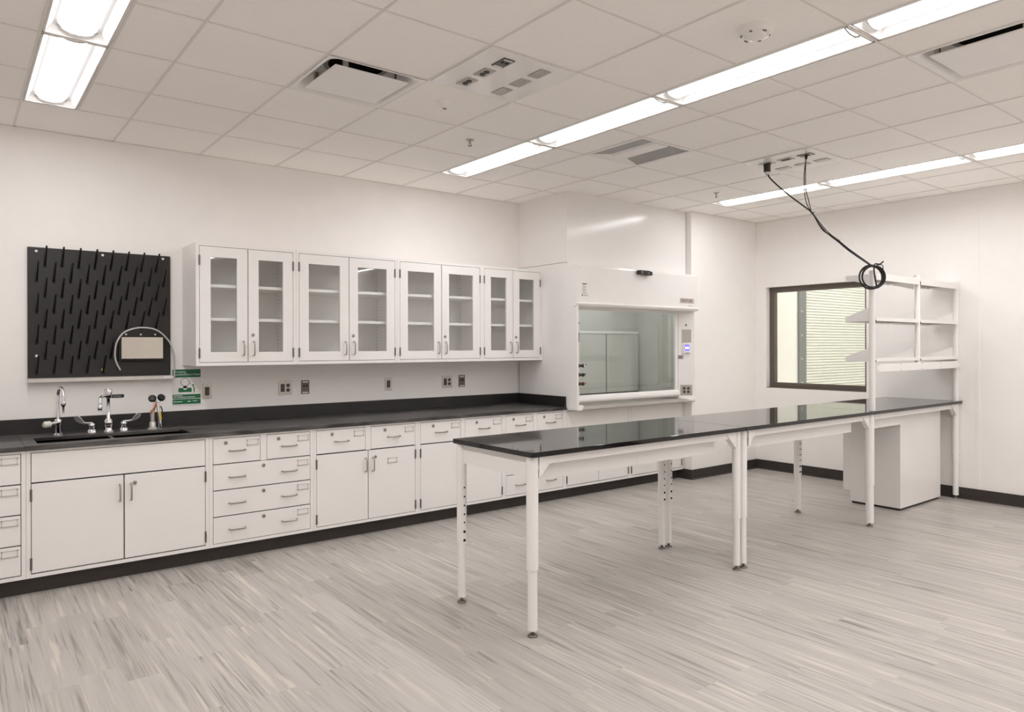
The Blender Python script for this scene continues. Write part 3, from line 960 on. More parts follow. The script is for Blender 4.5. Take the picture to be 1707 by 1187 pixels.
# ------------------------------------------------------------------ sign, label and outlets on the back wall
T = thing('safety_sign', 'green and white emergency eyewash sign on the wall right of the pegboard', 'sign', (1.453, YW, 1.07))
MB().box(1.345, 1.560, YW - 0.004, YW, 1.070, 1.354).build('plate', M_paper, T, 0.001)
SY = YW - 0.004
def gband(z0, z1, name='green_band'):
    k = MB()
    k.prism(rrect(1.4525, (z0 + z1) / 2, 0.1035, (z1 - z0) / 2, 0.005), 'y', SY - 0.0008, SY)
    return k.build(name, M_green, T)
gband(1.289, 1.352); gband(1.1225, 1.155); gband(1.079, 1.1185)
Ms = lambda x, z: frame_M((x, SY - 0.0008, z), (1, 0, 0), (0, 0, 1))
text_mesh('lettering', 'Emergency\nEyewash/Drench Hose', Ms(1.356, 1.3265), 0.0212, M_paper, T)
k = MB()
for z, runs in ((1.1455, ((1.357, 1.422),)), (1.1335, ((1.357, 1.378), (1.384, 1.452), (1.457, 1.515)))):
    for a, bq in runs:
        k.box(a, bq, SY - 0.0016, SY - 0.0008, z - 0.0022, z + 0.0022)
k.box(1.375, 1.42, SY - 0.0016, SY - 0.0008, 1.096, 1.101)
k.box(1.46, 1.482, SY - 0.0016, SY - 0.0008, 1.096, 1.102)
k.box(1.497, 1.53, SY - 0.0016, SY - 0.0008, 1.099, 1.103)
k.build('small_print', M_paper, T)
MB().tube([(1.362 + 0.007 * math.cos(a), SY - 0.001, 1.099 + 0.007 * math.sin(a)) for a in [2 * math.pi * q / 16 for q in range(16)]], 0.0012, 6, closed=True).build('round_mark', M_paper, T)
k = MB()
k.prism(rrect(1.4405, 1.1895, 0.049, 0.0165, 0.004), 'y', SY - 0.0008, SY)
k.build('shoulders', M_green, T)
k = MB()
k.box(1.425, 1.456, SY - 0.0012, SY, 1.205, 1.222)
k.lathe([(0.0155, 0), (0.0155, 0.0012)], (1.4405, SY, 1.206), (0, -1, 0), 20)
k.build('neck', M_paper, T)
MB().tube([(1.4405 + 0.0315 * math.cos(a), SY - 0.0012, 1.2515 + 0.0315 * math.sin(a)) for a in [2 * math.pi * q / 32 for q in range(32)]], 0.0018, 6, closed=True).build('head_outline', M_ink, T)
MB().lathe([(0.003, 0), (0.003, 0.001)], (1.4565, SY, 1.258), (0, -1, 0), 12).build('eye', M_ink, T)
k = MB()
k.prism([(1.500, 1.217), (1.508, 1.228), (1.501, 1.236), (1.490, 1.222)], 'y', SY - 0.001, SY)
k.prism([(1.500, 1.222), (1.506, 1.218), (1.512, 1.205), (1.512, 1.180), (1.507, 1.162), (1.504, 1.180), (1.503, 1.205)], 'y', SY - 0.001, SY)
k.build('spray_nozzle', M_green, T)
k = MB()
for q in range(3):
    k.tube([(1.473, SY - 0.0006, 1.249 + 0.006 * (1 - q)), (1.492, SY - 0.0006, 1.230 + 0.004 * (1 - q))], 0.0007, 4)
k.build('spray_lines', M_grey_ink, T)

T = thing('wall_label', 'small black label plate on the wall beside the mixer tap', 'label', (0.965, YW, 1.155))
k = MB(); k.prism(rrect(0.965, 1.163, 0.047, 0.0125, 0.008), 'y', YW - 0.003, YW)
k.build('plate', M_plastic, T)
k = MB()
for q in range(2):
    k.box(0.937, 0.992, YW - 0.0036, YW - 0.003, 1.164 - q * 0.007, 1.1665 - q * 0.007)
k.build('lettering', M_grey_ink, T)

def wall_outlet(x0, x1, z0, z1, kind, label):
    T = thing('wall_outlet', label, 'outlet', ((x0 + x1) / 2, YW, z0), 'outlets above the back worktop')
    outlet_parts(T, frame_M(((x0 + x1) / 2, YW, (z0 + z1) / 2), (1, 0, 0), (0, 0, 1)), kind, x1 - x0, z1 - z0)
wall_outlet(1.570, 1.642, 1.114, 1.233, 'single', 'single steel outlet plate right beside the green eyewash sign')
wall_outlet(2.187, 2.304, 1.118, 1.236, 'double', 'wide steel outlet plate above the worktop over the two-door cabinet')
wall_outlet(2.387, 2.459, 1.118, 1.236, 'data', 'dark data plate with two ports, right of the wide plate nearest the sign')
wall_outlet(3.199, 3.272, 1.116, 1.235, 'single', 'single steel outlet plate midway between the two wide ones')
wall_outlet(3.833, 3.954, 1.116, 1.235, 'double', 'wide steel outlet plate nearest the fume hood')
wall_outlet(4.031, 4.106, 1.118, 1.238, 'data', 'dark data plate with two ports, nearest the fume hood')

# ------------------------------------------------------------------ wall cabinets
YU, UZ0, UZ1 = 5.623, 1.386, 2.310
def wall_cabinet(x0, x1, label):
    T = thing('wall_cabinet', label, 'cabinet', ((x0 + x1) / 2, (YU + YW) / 2, UZ0), 'white glass-door wall cabinets')
    e = 0.0006; x0 += e; x1 -= e; th = 0.018
    c = MB()
    c.box(x0, x0 + th, YU + 0.02, YW - 0.001, UZ0, UZ1); c.box(x1 - th, x1, YU + 0.02, YW - 0.001, UZ0, UZ1)
    c.box(x0 + th, x1 - th, YU + 0.02, YW - 0.001, UZ0, UZ0 + th); c.box(x0 + th, x1 - th, YU + 0.02, YW - 0.001, UZ1 - th, UZ1)
    c.box(x0 + th, x1 - th, YW - 0.012, YW - 0.001, UZ0 + th, UZ1 - th)
    c.build('carcass', M_cab, T)
    sw = 0.0235
    L, R, zb, zt = x0 + sw, x1 - sw, 1.4105, 2.288
    f = MB()
    f.box(x0, L, YU, YU + 0.0195, UZ0, UZ1); f.box(R, x1, YU, YU + 0.0195, UZ0, UZ1)
    f.box(L, R, YU, YU + 0.0195, UZ0, zb); f.box(L, R, YU, YU + 0.0195, zt, UZ1)
    f.build('face_frame', M_cab, T)
    mid = (L + R) / 2
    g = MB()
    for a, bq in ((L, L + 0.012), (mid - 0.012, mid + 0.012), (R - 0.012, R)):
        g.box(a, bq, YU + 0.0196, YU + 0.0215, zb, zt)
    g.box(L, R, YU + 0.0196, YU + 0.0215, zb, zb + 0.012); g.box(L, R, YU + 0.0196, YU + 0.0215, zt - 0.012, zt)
    g.build('gap_shade_strip', M_gap_shade, T)  # dark strips painting the shade in the door gaps
    for zs in (1.7275, 1.982):
        MB().box(x0 + th + 0.002, x1 - th - 0.002, YU + 0.04, YW - 0.014, zs, zs + 0.023).build('shelf', M_cab, T, 0.001)
    for s, xp in ((1, x0 + th), (-1, x1 - th)):
        for yp in (YW - 0.05, YU + 0.075):
            p = MB()
            p.box(xp - 0.0005 if s > 0 else xp - 0.0015, xp + 0.0015 if s > 0 else xp + 0.0005, yp - 0.012, yp + 0.012, 1.42, 2.28)
            for k in range(26):
                zz = 1.46 + k * 0.031
                a = xp + s * 0.0012
                p.box(min(a, a + s * 0.001), max(a, a + s * 0.001), yp - 0.004, yp + 0.004, zz - 0.004, zz + 0.004, 1)
            p.build('pilaster', [M_cab, M_dark], T)
    mid = (L + R) / 2
    wz0, wz1 = 1.489, 2.207
    for side, a, bq in ((-1, L, mid), (1, mid, R)):
        a += 0.0034; bq -= 0.0034
        z0, z1 = zb + 0.0034, zt - 0.0034
        wa, wb = a + 0.079, bq - 0.079
        d = MB()
        y0, y1 = YU, YU + 0.019
        d.box(a, wa, y0, y1, z0, z1); d.box(wb, bq, y0, y1, z0, z1)
        d.box(wa, wb, y0, y1, z0, wz0); d.box(wa, wb, y0, y1, wz1, z1)
        D = d.build('door', M_cab, T)
        MB().box(wa - 0.001, wb + 0.001, y0 + 0.011, y0 + 0.014, wz0 - 0.001, wz1 + 0.001).build('glass_pane', M_cabglass, D)
        hx = bq - 0.034 if side < 0 else a + 0.038
        add_pull(D, hx, YU, 1.516, True)
        if side > 0:
            add_lock(D, hx - 0.004, YU, 1.620)
        for zz in (zt - 0.11, zb + 0.072):
            add_hinge(D, L + 0.001 if side < 0 else R - 0.001, YU, zz)
wall_cabinet(1.422, 2.189, 'glass-door wall cabinet nearest the pegboard, leftmost of the row of four')
wall_cabinet(2.189, 3.115, 'wide glass-door wall cabinet, second from the pegboard')
wall_cabinet(3.115, 4.041, 'wide glass-door wall cabinet, third from the pegboard')
wall_cabinet(4.041, 4.8025, 'narrow glass-door wall cabinet beside the fume hood, last of the row')

# ------------------------------------------------------------------ fume hood
T = thing('fume_hood', 'white fume hood with glass sash and monitor, at the end of the worktop', 'fume hood', (5.73, 5.55, 0.894))
HX0, HX1 = 4.8035, 6.645
k = MB()
k.box(HX0, HX0 + 0.02, 5.245, 6.0, CT + 0.0, 2.362)
k.box(HX0, HX0 + 0.022, 5.10, 5.245, 1.93, 2.335)
k.build('side_panel', M_gloss, T)
MB().box(HX1 - 0.02, HX1, 5.29, 6.0, CT, 2.362).build('side_panel', M_gloss, T)
h = MB()
h.prism([(5.10, 1.955), (5.10, 2.312), (5.106, 2.328), (5.12, 2.336), (5.162, 2.336), (5.162, 1.955)], 'x', 4.827, 6.674)
h.build('header', M_gloss, T, 0.004)
h = MB()
h.prism([(5.10, 1.962), (5.084, 1.957), (5.082, 1.945), (5.096, 1.926), (5.13, 1.916), (5.162, 1.916), (5.162, 1.962)], 'x', 4.797, 6.684)
h.build('header_lip', M_white, T, 0.003)
k = MB()
k.box(4.827, HX1, 5.1625, 5.238, 2.31, 2.336)
k.box(4.827, HX1, 5.1625, 5.30, 1.93, 1.95)
k.build('top_cover', M_white, T)
k = MB()
k.prism([(4.8035, 5.10), (4.812, 5.094), (4.822, 5.098), (4.947, 5.222), (4.947, 5.245), (4.8035, 5.245)], 'z', 0.905, 1.93)
k.build('left_post', M_gloss, T)
k = MB()
k.prism([(6.668, 5.163), (6.668, 5.138), (6.660, 5.134), (6.535, 5.258), (6.535, 5.289), (6.644, 5.289), (6.644, 5.163)], 'z', 0.93, 1.93)
k.build('right_post', M_gloss, T)
# sash
sx0, sx1, sy0, sy1 = 4.950, 6.531, 5.262, 5.284
k = MB()
k.box(sx0, sx0 + 0.04, sy0, sy1, 1.02, 1.925); k.box(sx1 - 0.042, sx1, sy0, sy1, 1.02, 1.925)
k.box(sx0 + 0.04, sx1 - 0.042, sy0, sy1, 1.895, 1.925)
sf = k.build('sash', M_white, T)
k = MB()
k.prism([(5.232, 0.968), (5.226, 0.985), (5.232, 1.012), (5.262, 1.03), (5.284, 1.03), (5.284, 0.955), (5.25, 0.955)], 'x', sx0, sx1)
k.build('sash_rail', M_white, sf, 0.002)
MB().box(sx0 + 0.039, sx1 - 0.041, sy0 + 0.008, sy0 + 0.013, 1.026, 1.897).build('sash_glass', M_sash, sf)
# work surface, airfoil and end caps
MB().box(HX0 + 0.02, HX1 - 0.02, 5.27, 5.95, 0.895, 0.918).build('work_surface', M_sill, T)
k = MB()
k.prism([(5.105, 0.897), (5.103, 0.905), (5.15, 0.926), (5.19, 0.931), (5.262, 0.931), (5.262, 0.897)], 'x', 4.83, 6.64)
k.build('airfoil', M_sill, T, 0.001)
k = MB()
pts = [(4.812, 5.0985)] + [(4.822 + 0.150 * math.sin(a), 5.24 - 0.145 * math.cos(a)) for a in [math.pi / 2 * q / 8 for q in range(9)]] + [(4.812, 5.245)]
k.prism(pts, 'z', 0.896, 0.938)
k.build('end_cap', M_white, T, 0.003)
k = MB()
pts = [(6.672, 5.120), (6.650, 5.110)] + [(6.635 - 0.115 * math.sin(a), 5.228 - 0.118 * math.cos(a)) for a in [math.pi / 2 * q / 8 for q in range(9)]] + [(6.645, 5.245), (6.645, 5.162), (6.672, 5.162)]
k.prism(pts, 'z', 0.896, 0.938)
k.build('end_cap', M_white, T, 0.003)
# inside
LX0, LX1 = 4.87, 6.60
k = MB()
k.box(LX0 - 0.015, LX0, 5.30, 5.96, CT, 2.30); k.box(LX1, LX1 + 0.015, 5.30, 5.96, CT, 2.30)
k.box(LX0, LX1, 5.955, 5.97, CT, 2.30); k.box(LX0, LX1, 5.30, 5.955, 2.28, 2.30)
k.build('liner', M_liner, T)
for a, bq in ((LX0 + 0.005, 5.467), (5.479, 6.015), (6.028, 6.568)):
    MB().box(a, bq, 5.895, 5.903, 0.985, 1.668).build('baffle_panel', M_liner, T)
MB().box(LX0 + 0.005, 6.568, 5.885, 5.90, 1.676, 1.704).build('baffle_trim', M_white, T)
k = MB()
for xx in (5.473, 6.0215):
    k.box(xx - 0.006, xx + 0.006, 5.899, 5.902, 0.985, 1.67)
k.box(LX0, LX1, 5.92, 5.925, 0.94, 0.985)
k.build('baffle_slot', M_dark, T)
MB().box(LX1 - 0.012, LX1 - 0.001, 5.40, 5.54, 1.05, 1.86).build('access_panel', M_liner, T, 0.003)
k = MB(); k.prism(rrect(5.70, 1.42, 0.10, 0.36, 0.06), 'x', LX1 - 0.007, LX1 - 0.001)
k.build('access_panel', M_liner, T)
MB().box(5.25, 6.25, 5.36, 5.50, 2.262, 2.278).build('hood_fill_light', M_hoodfill, T)  # light added to brighten the inside of the hood
# fittings on the left post (45 degree face)
ML = lambda q, z: frame_M((4.822 + 0.125 * q, 5.098 + 0.124 * q, z), (0.125, 0.124, 0), (0, 0, 1))
for z, m in ((1.335, M_paper), (1.245, M_plastic), (1.156, M_red)):
    v = MB(ML(0.3, z)).lathe([(0.022, 0), (0.022, 0.006), (0.012, 0.010), (0.012, 0.028), (0.017, 0.030), (0.019, 0.048), (0.015, 0.052)], (0, 0, 0), (0, 0, 1), 16).build('gas_valve', M_plastic, T)
    MB(ML(0.3, z)).lathe([(0.013, 0.0522), (0.011, 0.060)], (0, 0, 0), (0, 0, 1), 14).build('index_cap', m, v)
    MB(ML(0.3, z)).lathe([(0.004, 0.02), (0.004, 0.075)], (0.018, 0.008, 0), (0, 0, 1), 8).build('index_pin', M_plastic if m is not M_red else M_red, v)
MB(ML(0.3, 1.615)).box(-0.035, 0.035, -0.047, 0.047, 0, 0.006).build('grey_plate', M_plate_dark, T)
MB(ML(0.5, 1.757)).lathe([(0.009, 0), (0.008, 0.006)], (0, 0, 0), (0, 0, 1), 12).build('black_button', M_plastic, T)
# fittings on the right post
MR = lambda q, z: frame_M((6.535 + 0.125 * q, 5.258 - 0.124 * q, z), (0.125, -0.124, 0), (0, 0, 1))
MB(MR(0.5, 1.766)).lathe([(0.010, 0), (0.008, 0.006)], (0, 0, 0), (0, 0, 1), 12).build('black_button', M_plastic, T)
MB(MR(0.52, 1.641)).box(-0.052, 0.052, -0.074, 0.074, 0, 0.004).build('grey_plate', M_plate, T, 0.001)
mon = MB(MR(0.54, 1.500)).box(-0.040, 0.040, -0.056, 0.056, 0, 0.020).build('airflow_monitor', M_white, T, 0.004)
MB(MR(0.54, 1.508)).box(-0.027, 0.027, -0.036, 0.036, 0.0195, 0.021).build('screen', M_screen, mon)
kk = MB(MR(0.54, 1.508))
for q in (-0.011, 0.011):
    kk.box(q - 0.008, q + 0.008, -0.014, 0.010, 0.021, 0.0215)
kk.build('screen_digits', M_digits, mon)
kk = MB(MR(0.54, 1.450)).box(-0.022, 0.022, -0.002, 0.002, 0.004, 0.0205)
kk.build('button_row', M_hinge, mon)
MB(MR(0.02, 1.400)).box(-0.03, 0.055, -0.024, 0.024, 0.001, 0.003).build('small_label', M_badge, T)
kk = MB(MR(0.02, 1.400))
for a, bq, z0, z1 in ((-0.026, -0.016, 0.004, 0.017), (-0.024, -0.012, -0.018, -0.002), (0.0, 0.016, -0.012, 0.003), (0.02, 0.032, -0.012, 0.006), (-0.005, 0.045, 0.012, 0.018), (0.036, 0.044, -0.012, 0.0)):
    kk.box(a, bq, z0, z1, 0.003, 0.0036)
kk.build('small_label_print', M_ink, T)
outT = MB(MR(0.5, 1.025)).box(-0.066, 0.066, -0.059, 0.059, 0, 0.005).build('face_plate', M_plate, T, 0.0015)
for cx in (-0.023, 0.023):
    for s_ in (-1, 1):
        r = MB(MR(0.5, 1.025))
        r.lathe([(0.0165, 0.004), (0.0165, 0.008), (0.0155, 0.009)], (cx, s_ * 0.0195, 0), (0, 0, 1), 16)
        for q in (-0.006, 0.006):
            r.box(cx + q - 0.0012, cx + q + 0.0012, s_ * 0.0195 - 0.002, s_ * 0.0195 + 0.006, 0.009, 0.0096, 1)
        r.build('receptacle', [M_recept, M_dark], outT)
# header fittings
sn = MB().prism([(5.66, 2.281), (5.66, 2.322), (5.80, 2.322), (5.852, 2.312), (5.852, 2.276), (5.80, 2.272)], 'y', 5.045, 5.10).build('motion_sensor', M_plastic, T, 0.004)
MB().lathe([(0.017, 0), (0.016, 0.008), (0.008, 0.016)], (5.775, 5.045, 2.290), (0, -1, -0.4), 16).build('sensor_lens', M_plate_dark, sn)
MB().box(5.675, 5.70, 5.0435, 5.046, 2.285, 2.315).build('sensor_mark', M_hinge, sn)
MB().box(4.868, 4.946, 5.0985, 5.1, 2.014, 2.148).build('instruction_sticker', M_paper, T)
k = MB()
k.box(4.874, 4.938, 5.0978, 5.0985, 2.137, 2.146, 1)
for q in range(9):
    k.box(4.876, 4.925 + 0.012 * ((q * 7) % 3 - 1), 5.0978, 5.0985, 2.124 - q * 0.0095, 2.1275 - q * 0.0095)
k.box(4.870, 4.882, 5.0978, 5.0985, 2.022, 2.038, 1); k.box(4.936, 4.942, 5.0978, 5.0985, 2.020, 2.042, 1); k.box(4.895, 4.92, 5.0978, 5.0985, 2.024, 2.034)
k.build('sticker_print', [M_grey_ink, M_ink], T)
bd = MB().box(6.372, 6.616, 5.097, 5.10, 2.005, 2.062).build('name_badge', M_badge, T, 0.001)
text_mesh('badge_lettering', 'VENTURI', frame_M((6.376, 5.097, 2.0165), (1, 0, 0), (0, 0, 1)), 0.050, M_maroon, bd, depth=0.0008, squeeze=1.02)
k = MB()
k.prism([(6.518, 1.986), (6.524, 1.986), (6.536, 1.975), (6.530, 1.973), (6.524, 1.980), (6.524, 1.973), (6.518, 1.973)], 'y', 5.099, 5.10)
k.box(6.551, 6.557, 5.099, 5.10, 1.973, 1.984); k.box(6.563, 6.580, 5.099, 5.10, 1.972, 1.976); k.prism([(6.560, 1.974), (6.570, 1.988), (6.580, 1.974), (6.575, 1.974), (6.570, 1.982), (6.565, 1.974)], 'y', 5.099, 5.10)
k.build('small_print', M_grey_ink, T)

# closure panels above the hood
T = thing('hood_closure', 'white closure panels between the fume hood top and the ceiling', 'panel', (5.73, 5.6, 2.364))
MB().box(4.8035, 4.820, 5.242, YW - 0.001, 2.366, H - 0.001).build('side_panel', M_cab, T)
MB().box(4.8035, XC - 0.006, 5.24, 5.2419, 2.337, H - 0.001).build('front_panel', M_gloss, T)

# ------------------------------------------------------------------ lab tables
TZ, TY0, TY1 = 0.975, 2.847, 3.589
LF, LB = 2.897, 3.548
def leg(T, x, y, r_out, r_in, wide=1.0):
    def ring(rx, ry, z, n=20):
        return [(x + rx * math.cos(a), y + ry * math.sin(a), z) for a in [2 * math.pi * q / n for q in range(n)]]
    top = TZ - 0.028
    o = MB().rings([ring(r_out * wide, r_out, top), ring(r_out * wide, r_out, 0.352)]).build('leg', M_white, T)
    MB().rings([ring((r_in - 0.0015) * wide, r_in - 0.0015, 0.352), ring(r_in * wide, r_in, 0.034)]).build('inner_tube', M_white, o)
    f = MB()
    f.lathe([(0.009, 0.036), (0.009, 0.014), (0.022, 0.011), (0.027, 0.005), (0.027, 0)], (x, y, 0), seg=18)
    f.build('levelling_foot', M_foot, o)
    sy = 1 if y < 3.2 else -1
    h = MB()
    for cc in ((0.30, -0.30) if wide > 1.2 else (0.0,)):
        for k, z in enumerate((0.688, 0.635, 0.582, 0.53, 0.481, 0.426, 0.375)):
            rr = 0.0085 if k > 4 else 0.0052
            a = sy * (math.pi / 2 + cc)
            nx, ny = math.cos(a), math.sin(a)
            h.lathe([(rr, -0.002), (rr, 0.0012)], (x + r_out * wide * nx, y + r_out * ny, z), (nx / wide, ny, 0), 10)
    h.build('pin_holes', M_dark, o)
    return o
def gusset(T, x, y, s):
    g = MB()
    z = TZ - 0.030
    g.prism([(x + s * 0.02, z), (x + s * 0.130, z), (x + s * 0.02, z - 0.105)], 'y', y - 0.022, y - 0.019)
    g.prism([(x + s * 0.02, z - 0.105), (x + s * 0.130, z), (x + s * 0.136, z), (x + s * 0.02, z - 0.112)], 'y', y - 0.022, y + 0.02)
    g.build('gusset', M_white, T)
def table(x0, x1, label, legs, aprons, end_apron=None, rail_end=None):
    T = thing('lab_table', label, 'table', ((x0 + x1) / 2, (TY0 + TY1) / 2, 0), 'black-topped lab tables in a row')
    MB().box(x0, x1, TY0, TY1, TZ - 0.027, TZ).build('tabletop', M_epoxy, T, 0.002)
    a, bq = x0 + 0.06, x1 - 0.06
    zt = TZ - 0.0275
    f = MB()
    f.box(a, bq, LF - 0.012, LF + 0.018, zt - 0.048, zt)
    f.box(a, bq, LB - 0.018, LB + 0.012, zt - 0.048, zt)
    f.box(a, a + 0.03, LF + 0.018, LB - 0.018, zt - 0.048, zt)
    f.box(bq - 0.03, bq, LF + 0.018, LB - 0.018, zt - 0.048, zt)
    f.build('frame', M_white, T, 0.002)
    if end_apron is not None:
        MB().box(end_apron - 0.008, end_apron + 0.008, LF + 0.0, LB, 0.832, zt).build('end_apron', M_white, T)
    for p, q in aprons:
        MB().box(p, q, 2.962, 2.980, 0.805, zt - 0.002).build('apron_panel', M_white, T)
    for (lx, ly, ro, ri, wd) in legs:
        leg(T, lx, ly, ro, ri, wd)
    return T
T1 = table(2.361, 4.2490, 'lab table nearest the camera, in front of the base cabinets',
           [(2.404, LF, 0.031, 0.026, 1.05), (2.396, LB, 0.029, 0.025, 1), (4.212, LF, 0.028, 0.024, 1), (4.212, LB, 0.028, 0.024, 1)],
           [(2.50, 3.2825), (3.2835, 4.056)], end_apron=2.402)
gusset(T1, 2.415, LF, 1); gusset(T1, 4.20, LF, -1)
T2 = table(4.2535, 6.1125, 'middle lab table of the row, mirroring the window in its black top',
           [(4.290, LF, 0.026, 0.022, 1), (4.290, LB, 0.028, 0.024, 1)], [(4.385, 5.16), (5.161, 5.925)])
gusset(T2, 6.075, LF, -1); gusset(T2, 4.305, LF, 1)
T3 = table(6.116, 7.930, 'far lab table against the right wall, carrying the white shelves',
           [(6.106, LF, 0.036, 0.032, 1.12), (6.106, LB, 0.032, 0.028, 1.25), (7.898, LF, 0.029, 0.026, 1), (7.898, LB, 0.029, 0.026, 1)],
           [(6.16, 6.872)])
gusset(T3, 7.88, LF, -1)

# ------------------------------------------------------------------ shelving above the far table
T = thing('shelving_rack', 'white three-level shelving rack standing on the far lab table', 'shelving', (7.03, LF, TZ))
PYY = 2.895
posts = [(6.152, 0.0245, TZ), (7.03, 0.022, 1.372), (7.902, 0.0245, TZ)]
for x, r, z0 in posts:
    MB().lathe([(r, z0), (r, 2.165), (r * 0.7, 2.172)], (x, PYY, 0), seg=20).build('post', M_white, T)
def shelf(x0, x1, z, flip):
    yb = PYY + 0.238
    s = MB()
    s.box(x0, x1, PYY - 0.024, yb, z, z + 0.004)
    if flip:
        s.box(x0, x1, PYY - 0.028, PYY - 0.024, z - 0.032, z + 0.024); s.box(x0, x1, yb - 0.004, yb, z - 0.020, z + 0.004)
    else:
        s.box(x0, x1, PYY - 0.028, PYY - 0.024, z - 0.012, z + 0.018); s.box(x0, x1, yb - 0.004, yb, z - 0.020, z + 0.006)
    o = s.build('shelf', M_white, T)
    for xx in (x0 + 0.002, x1 - 0.002):
        b = MB()
        if flip:
            b.prism([(PYY + 0.02, z + 0.02), (PYY + 0.02, z - 0.075), (yb, z - 0.012), (yb, z + 0.016)], 'x', xx - 0.0015, xx + 0.0015)
        else:
            b.prism([(PYY + 0.02, z - 0.014), (PYY + 0.02, z + 0.112), (yb, z + 0.026), (yb, z - 0.010), (yb - 0.02, z - 0.014)], 'x', xx - 0.0015, xx + 0.0015)
        b.build('end_bracket', M_white, o)
    u = MB()
    n = 7
    for k in range(n):
        a = x0 + 0.10 + (x1 - x0 - 0.2) * k / (n - 1)
        u.box(a - 0.012, a + 0.012, PYY + 0.01, yb - 0.02, z - 0.012, z - 0.001)
    u.box(x0 + 0.05, x1 - 0.05, PYY - 0.018, PYY + 0.012, z - 0.014, z - 0.001, 1)
    u.build('stiffener', [M_plate, M_recept], o)
for z, fl in ((2.118, True), (1.748, False), (1.402, False)):
    shelf(6.172, 7.012, z, fl)
    shelf(7.048, 7.886, z, fl)
r = MB()
r.box(6.178, 7.925, PYY - 0.032, PYY + 0.012, 1.303, 1.372)
rw = r.build('raceway', M_white, T, 0.002)
s = MB()
for q in (6.2, 6.62, 7.05, 7.45, 7.88):
    for z in (1.314, 1.362):
        s.lathe([(0.004, 0), (0.003, 0.002)], (q, PYY - 0.032, z), (0, -1, 0), 8)
s.build('screw', M_hinge, rw)
MB().lathe([(0.020, 0), (0.018, 0.004), (0.014, 0.0042)], (7.02, PYY + 0.01, 2.1665), (0, 0, 1), 16).build('post_cap', M_hinge, T)

# ------------------------------------------------------------------ pedestal cabinet under the far table
T = thing('pedestal_cabinet', 'white pedestal cabinet with a toe notch, standing under the far lab table', 'cabinet', (7.32, 3.22, 0))
px0, px1, py0, py1, pz = 6.88, 7.760, 2.984, 3.452, 0.897
k = MB()
k.box(px0, px1, py0, py1, 0.022, 0.885)
k.build('body', M_cab, T, 0.002)
D = MB().box(px0 + 0.002, px1 - 0.002, py1 + 0.001, py1 + 0.070, 0.122, 0.70).build('door', M_cab, T, 0.002)
add_dir = MB().tube([(7.30, py1 + 0.07, 0.63), (7.30, py1 + 0.098, 0.63), (7.41, py1 + 0.098, 0.63), (7.41, py1 + 0.07, 0.63)], 0.005, 8, 2).build('handle', M_nickel, D)
MB().box(px0 + 0.02, px1 - 0.02, py0 + 0.012, py1 - 0.01, 0, 0.022).build('plinth', M_base, T)

# ------------------------------------------------------------------ hanging cables
A = [(5.375, 3.392, 3.0), (5.372, 3.384, 2.965), (5.388, 3.371, 2.925), (5.459, 3.316, 2.841), (5.53, 3.26, 2.767), (5.597, 3.208, 2.704), (5.664, 3.156, 2.636), (5.706, 3.124, 2.546), (5.739, 3.098, 2.488), (5.789, 3.059, 2.446), (5.831, 3.026, 2.404), (5.898, 2.974, 2.335), (5.973, 2.915, 2.261), (6.040, 2.862, 2.204)]
B = [(5.392, 3.052, 3.04), (5.408, 3.080, 2.925), (5.444, 3.101, 2.812), (5.494, 3.122, 2.741), (5.567, 3.141, 2.68), (5.658, 3.150, 2.636), (5.712, 3.112, 2.550), (5.773, 3.067, 2.466), (5.829, 3.020, 2.409), (5.906, 2.962, 2.330), (6.044, 2.857, 2.206)]
Cc = [(5.399, 3.062, 3.04), (5.418, 3.075, 2.92), (5.462, 3.098, 2.80), (5.525, 3.112, 2.725), (5.60, 3.138, 2.675), (5.672, 3.158, 2.632), (5.722, 3.118, 2.538), (5.779, 3.074, 2.455), (5.835, 3.028, 2.398), (5.912, 2.970, 2.318), (6.050, 2.860, 2.196)]
right = Vector((math.cos(YAW), -math.sin(YAW), 0)); fwd = Vector((math.sin(YAW), math.cos(YAW), 0)); up = Vector((0, 0, 1))
def coil(c, R, turns, start, wob, depth):
    out = []
    n = int(turns * 16)
    for k in range(n):
        a = start - 2 * math.pi * k / 16
        rr = R * (1 + wob * math.sin(a * 0.63 + start * 3))
        out.append(tuple(Vector(c) + right * rr * math.cos(a) + up * rr * math.sin(a) + fwd * (depth * (k / n - 0.5))))
    return out
cc = Vector((6.050, 2.8515, 2.102))
def cable(name, label, path, r, R, turns, off, wob, mats, tail):
    T = thing(name, label, 'cable', path[0], 'black cables hanging from the ceiling outlet panel')
    pts = path + coil(cc + right * off[0] + fwd * off[1] + up * off[2], R, turns, math.radians(100), wob, 0.012) + tail
    MB().tube(pts, r, 8, 3).build('cord', mats, T)
    return T
tail1 = [tuple(cc + right * 0.02 + up * 0.092), tuple(cc + right * 0.07 + up * 0.105), tuple(cc + right * 0.10 + up * 0.128)]
tail2 = [tuple(cc + right * 0.03 + up * 0.088), tuple(cc + right * 0.085 + up * 0.10), tuple(cc + right * 0.098 + up * 0.075), tuple(cc + right * 0.092 + up * 0.052)]
T = cable('power_cord', 'thick black power cord with a square plug hanging from the ceiling panel', A, 0.0062, 0.098, 2.5, (0.0, 0.01, -0.003), 0.05, M_cable, tail1)
pl = MB().box(5.375 - 0.021, 5.375 + 0.021, 3.392 - 0.021, 3.392 + 0.021, H - 0.085, H - 0.0185).build('plug', M_plastic, T, 0.004)
MB().lathe([(0.019, 0), (0.014, -0.022), (0.009, -0.030)], (5.375, 3.392, H - 0.085), seg=14).build('strain_relief', M_alu, T)
T = cable('data_cable', 'thin black data cable, left of the pair from the dark ceiling plate', B, 0.0036, 0.090, 2.25, (0.006, -0.004, 0.0), 0.07, M_cable, tail2)
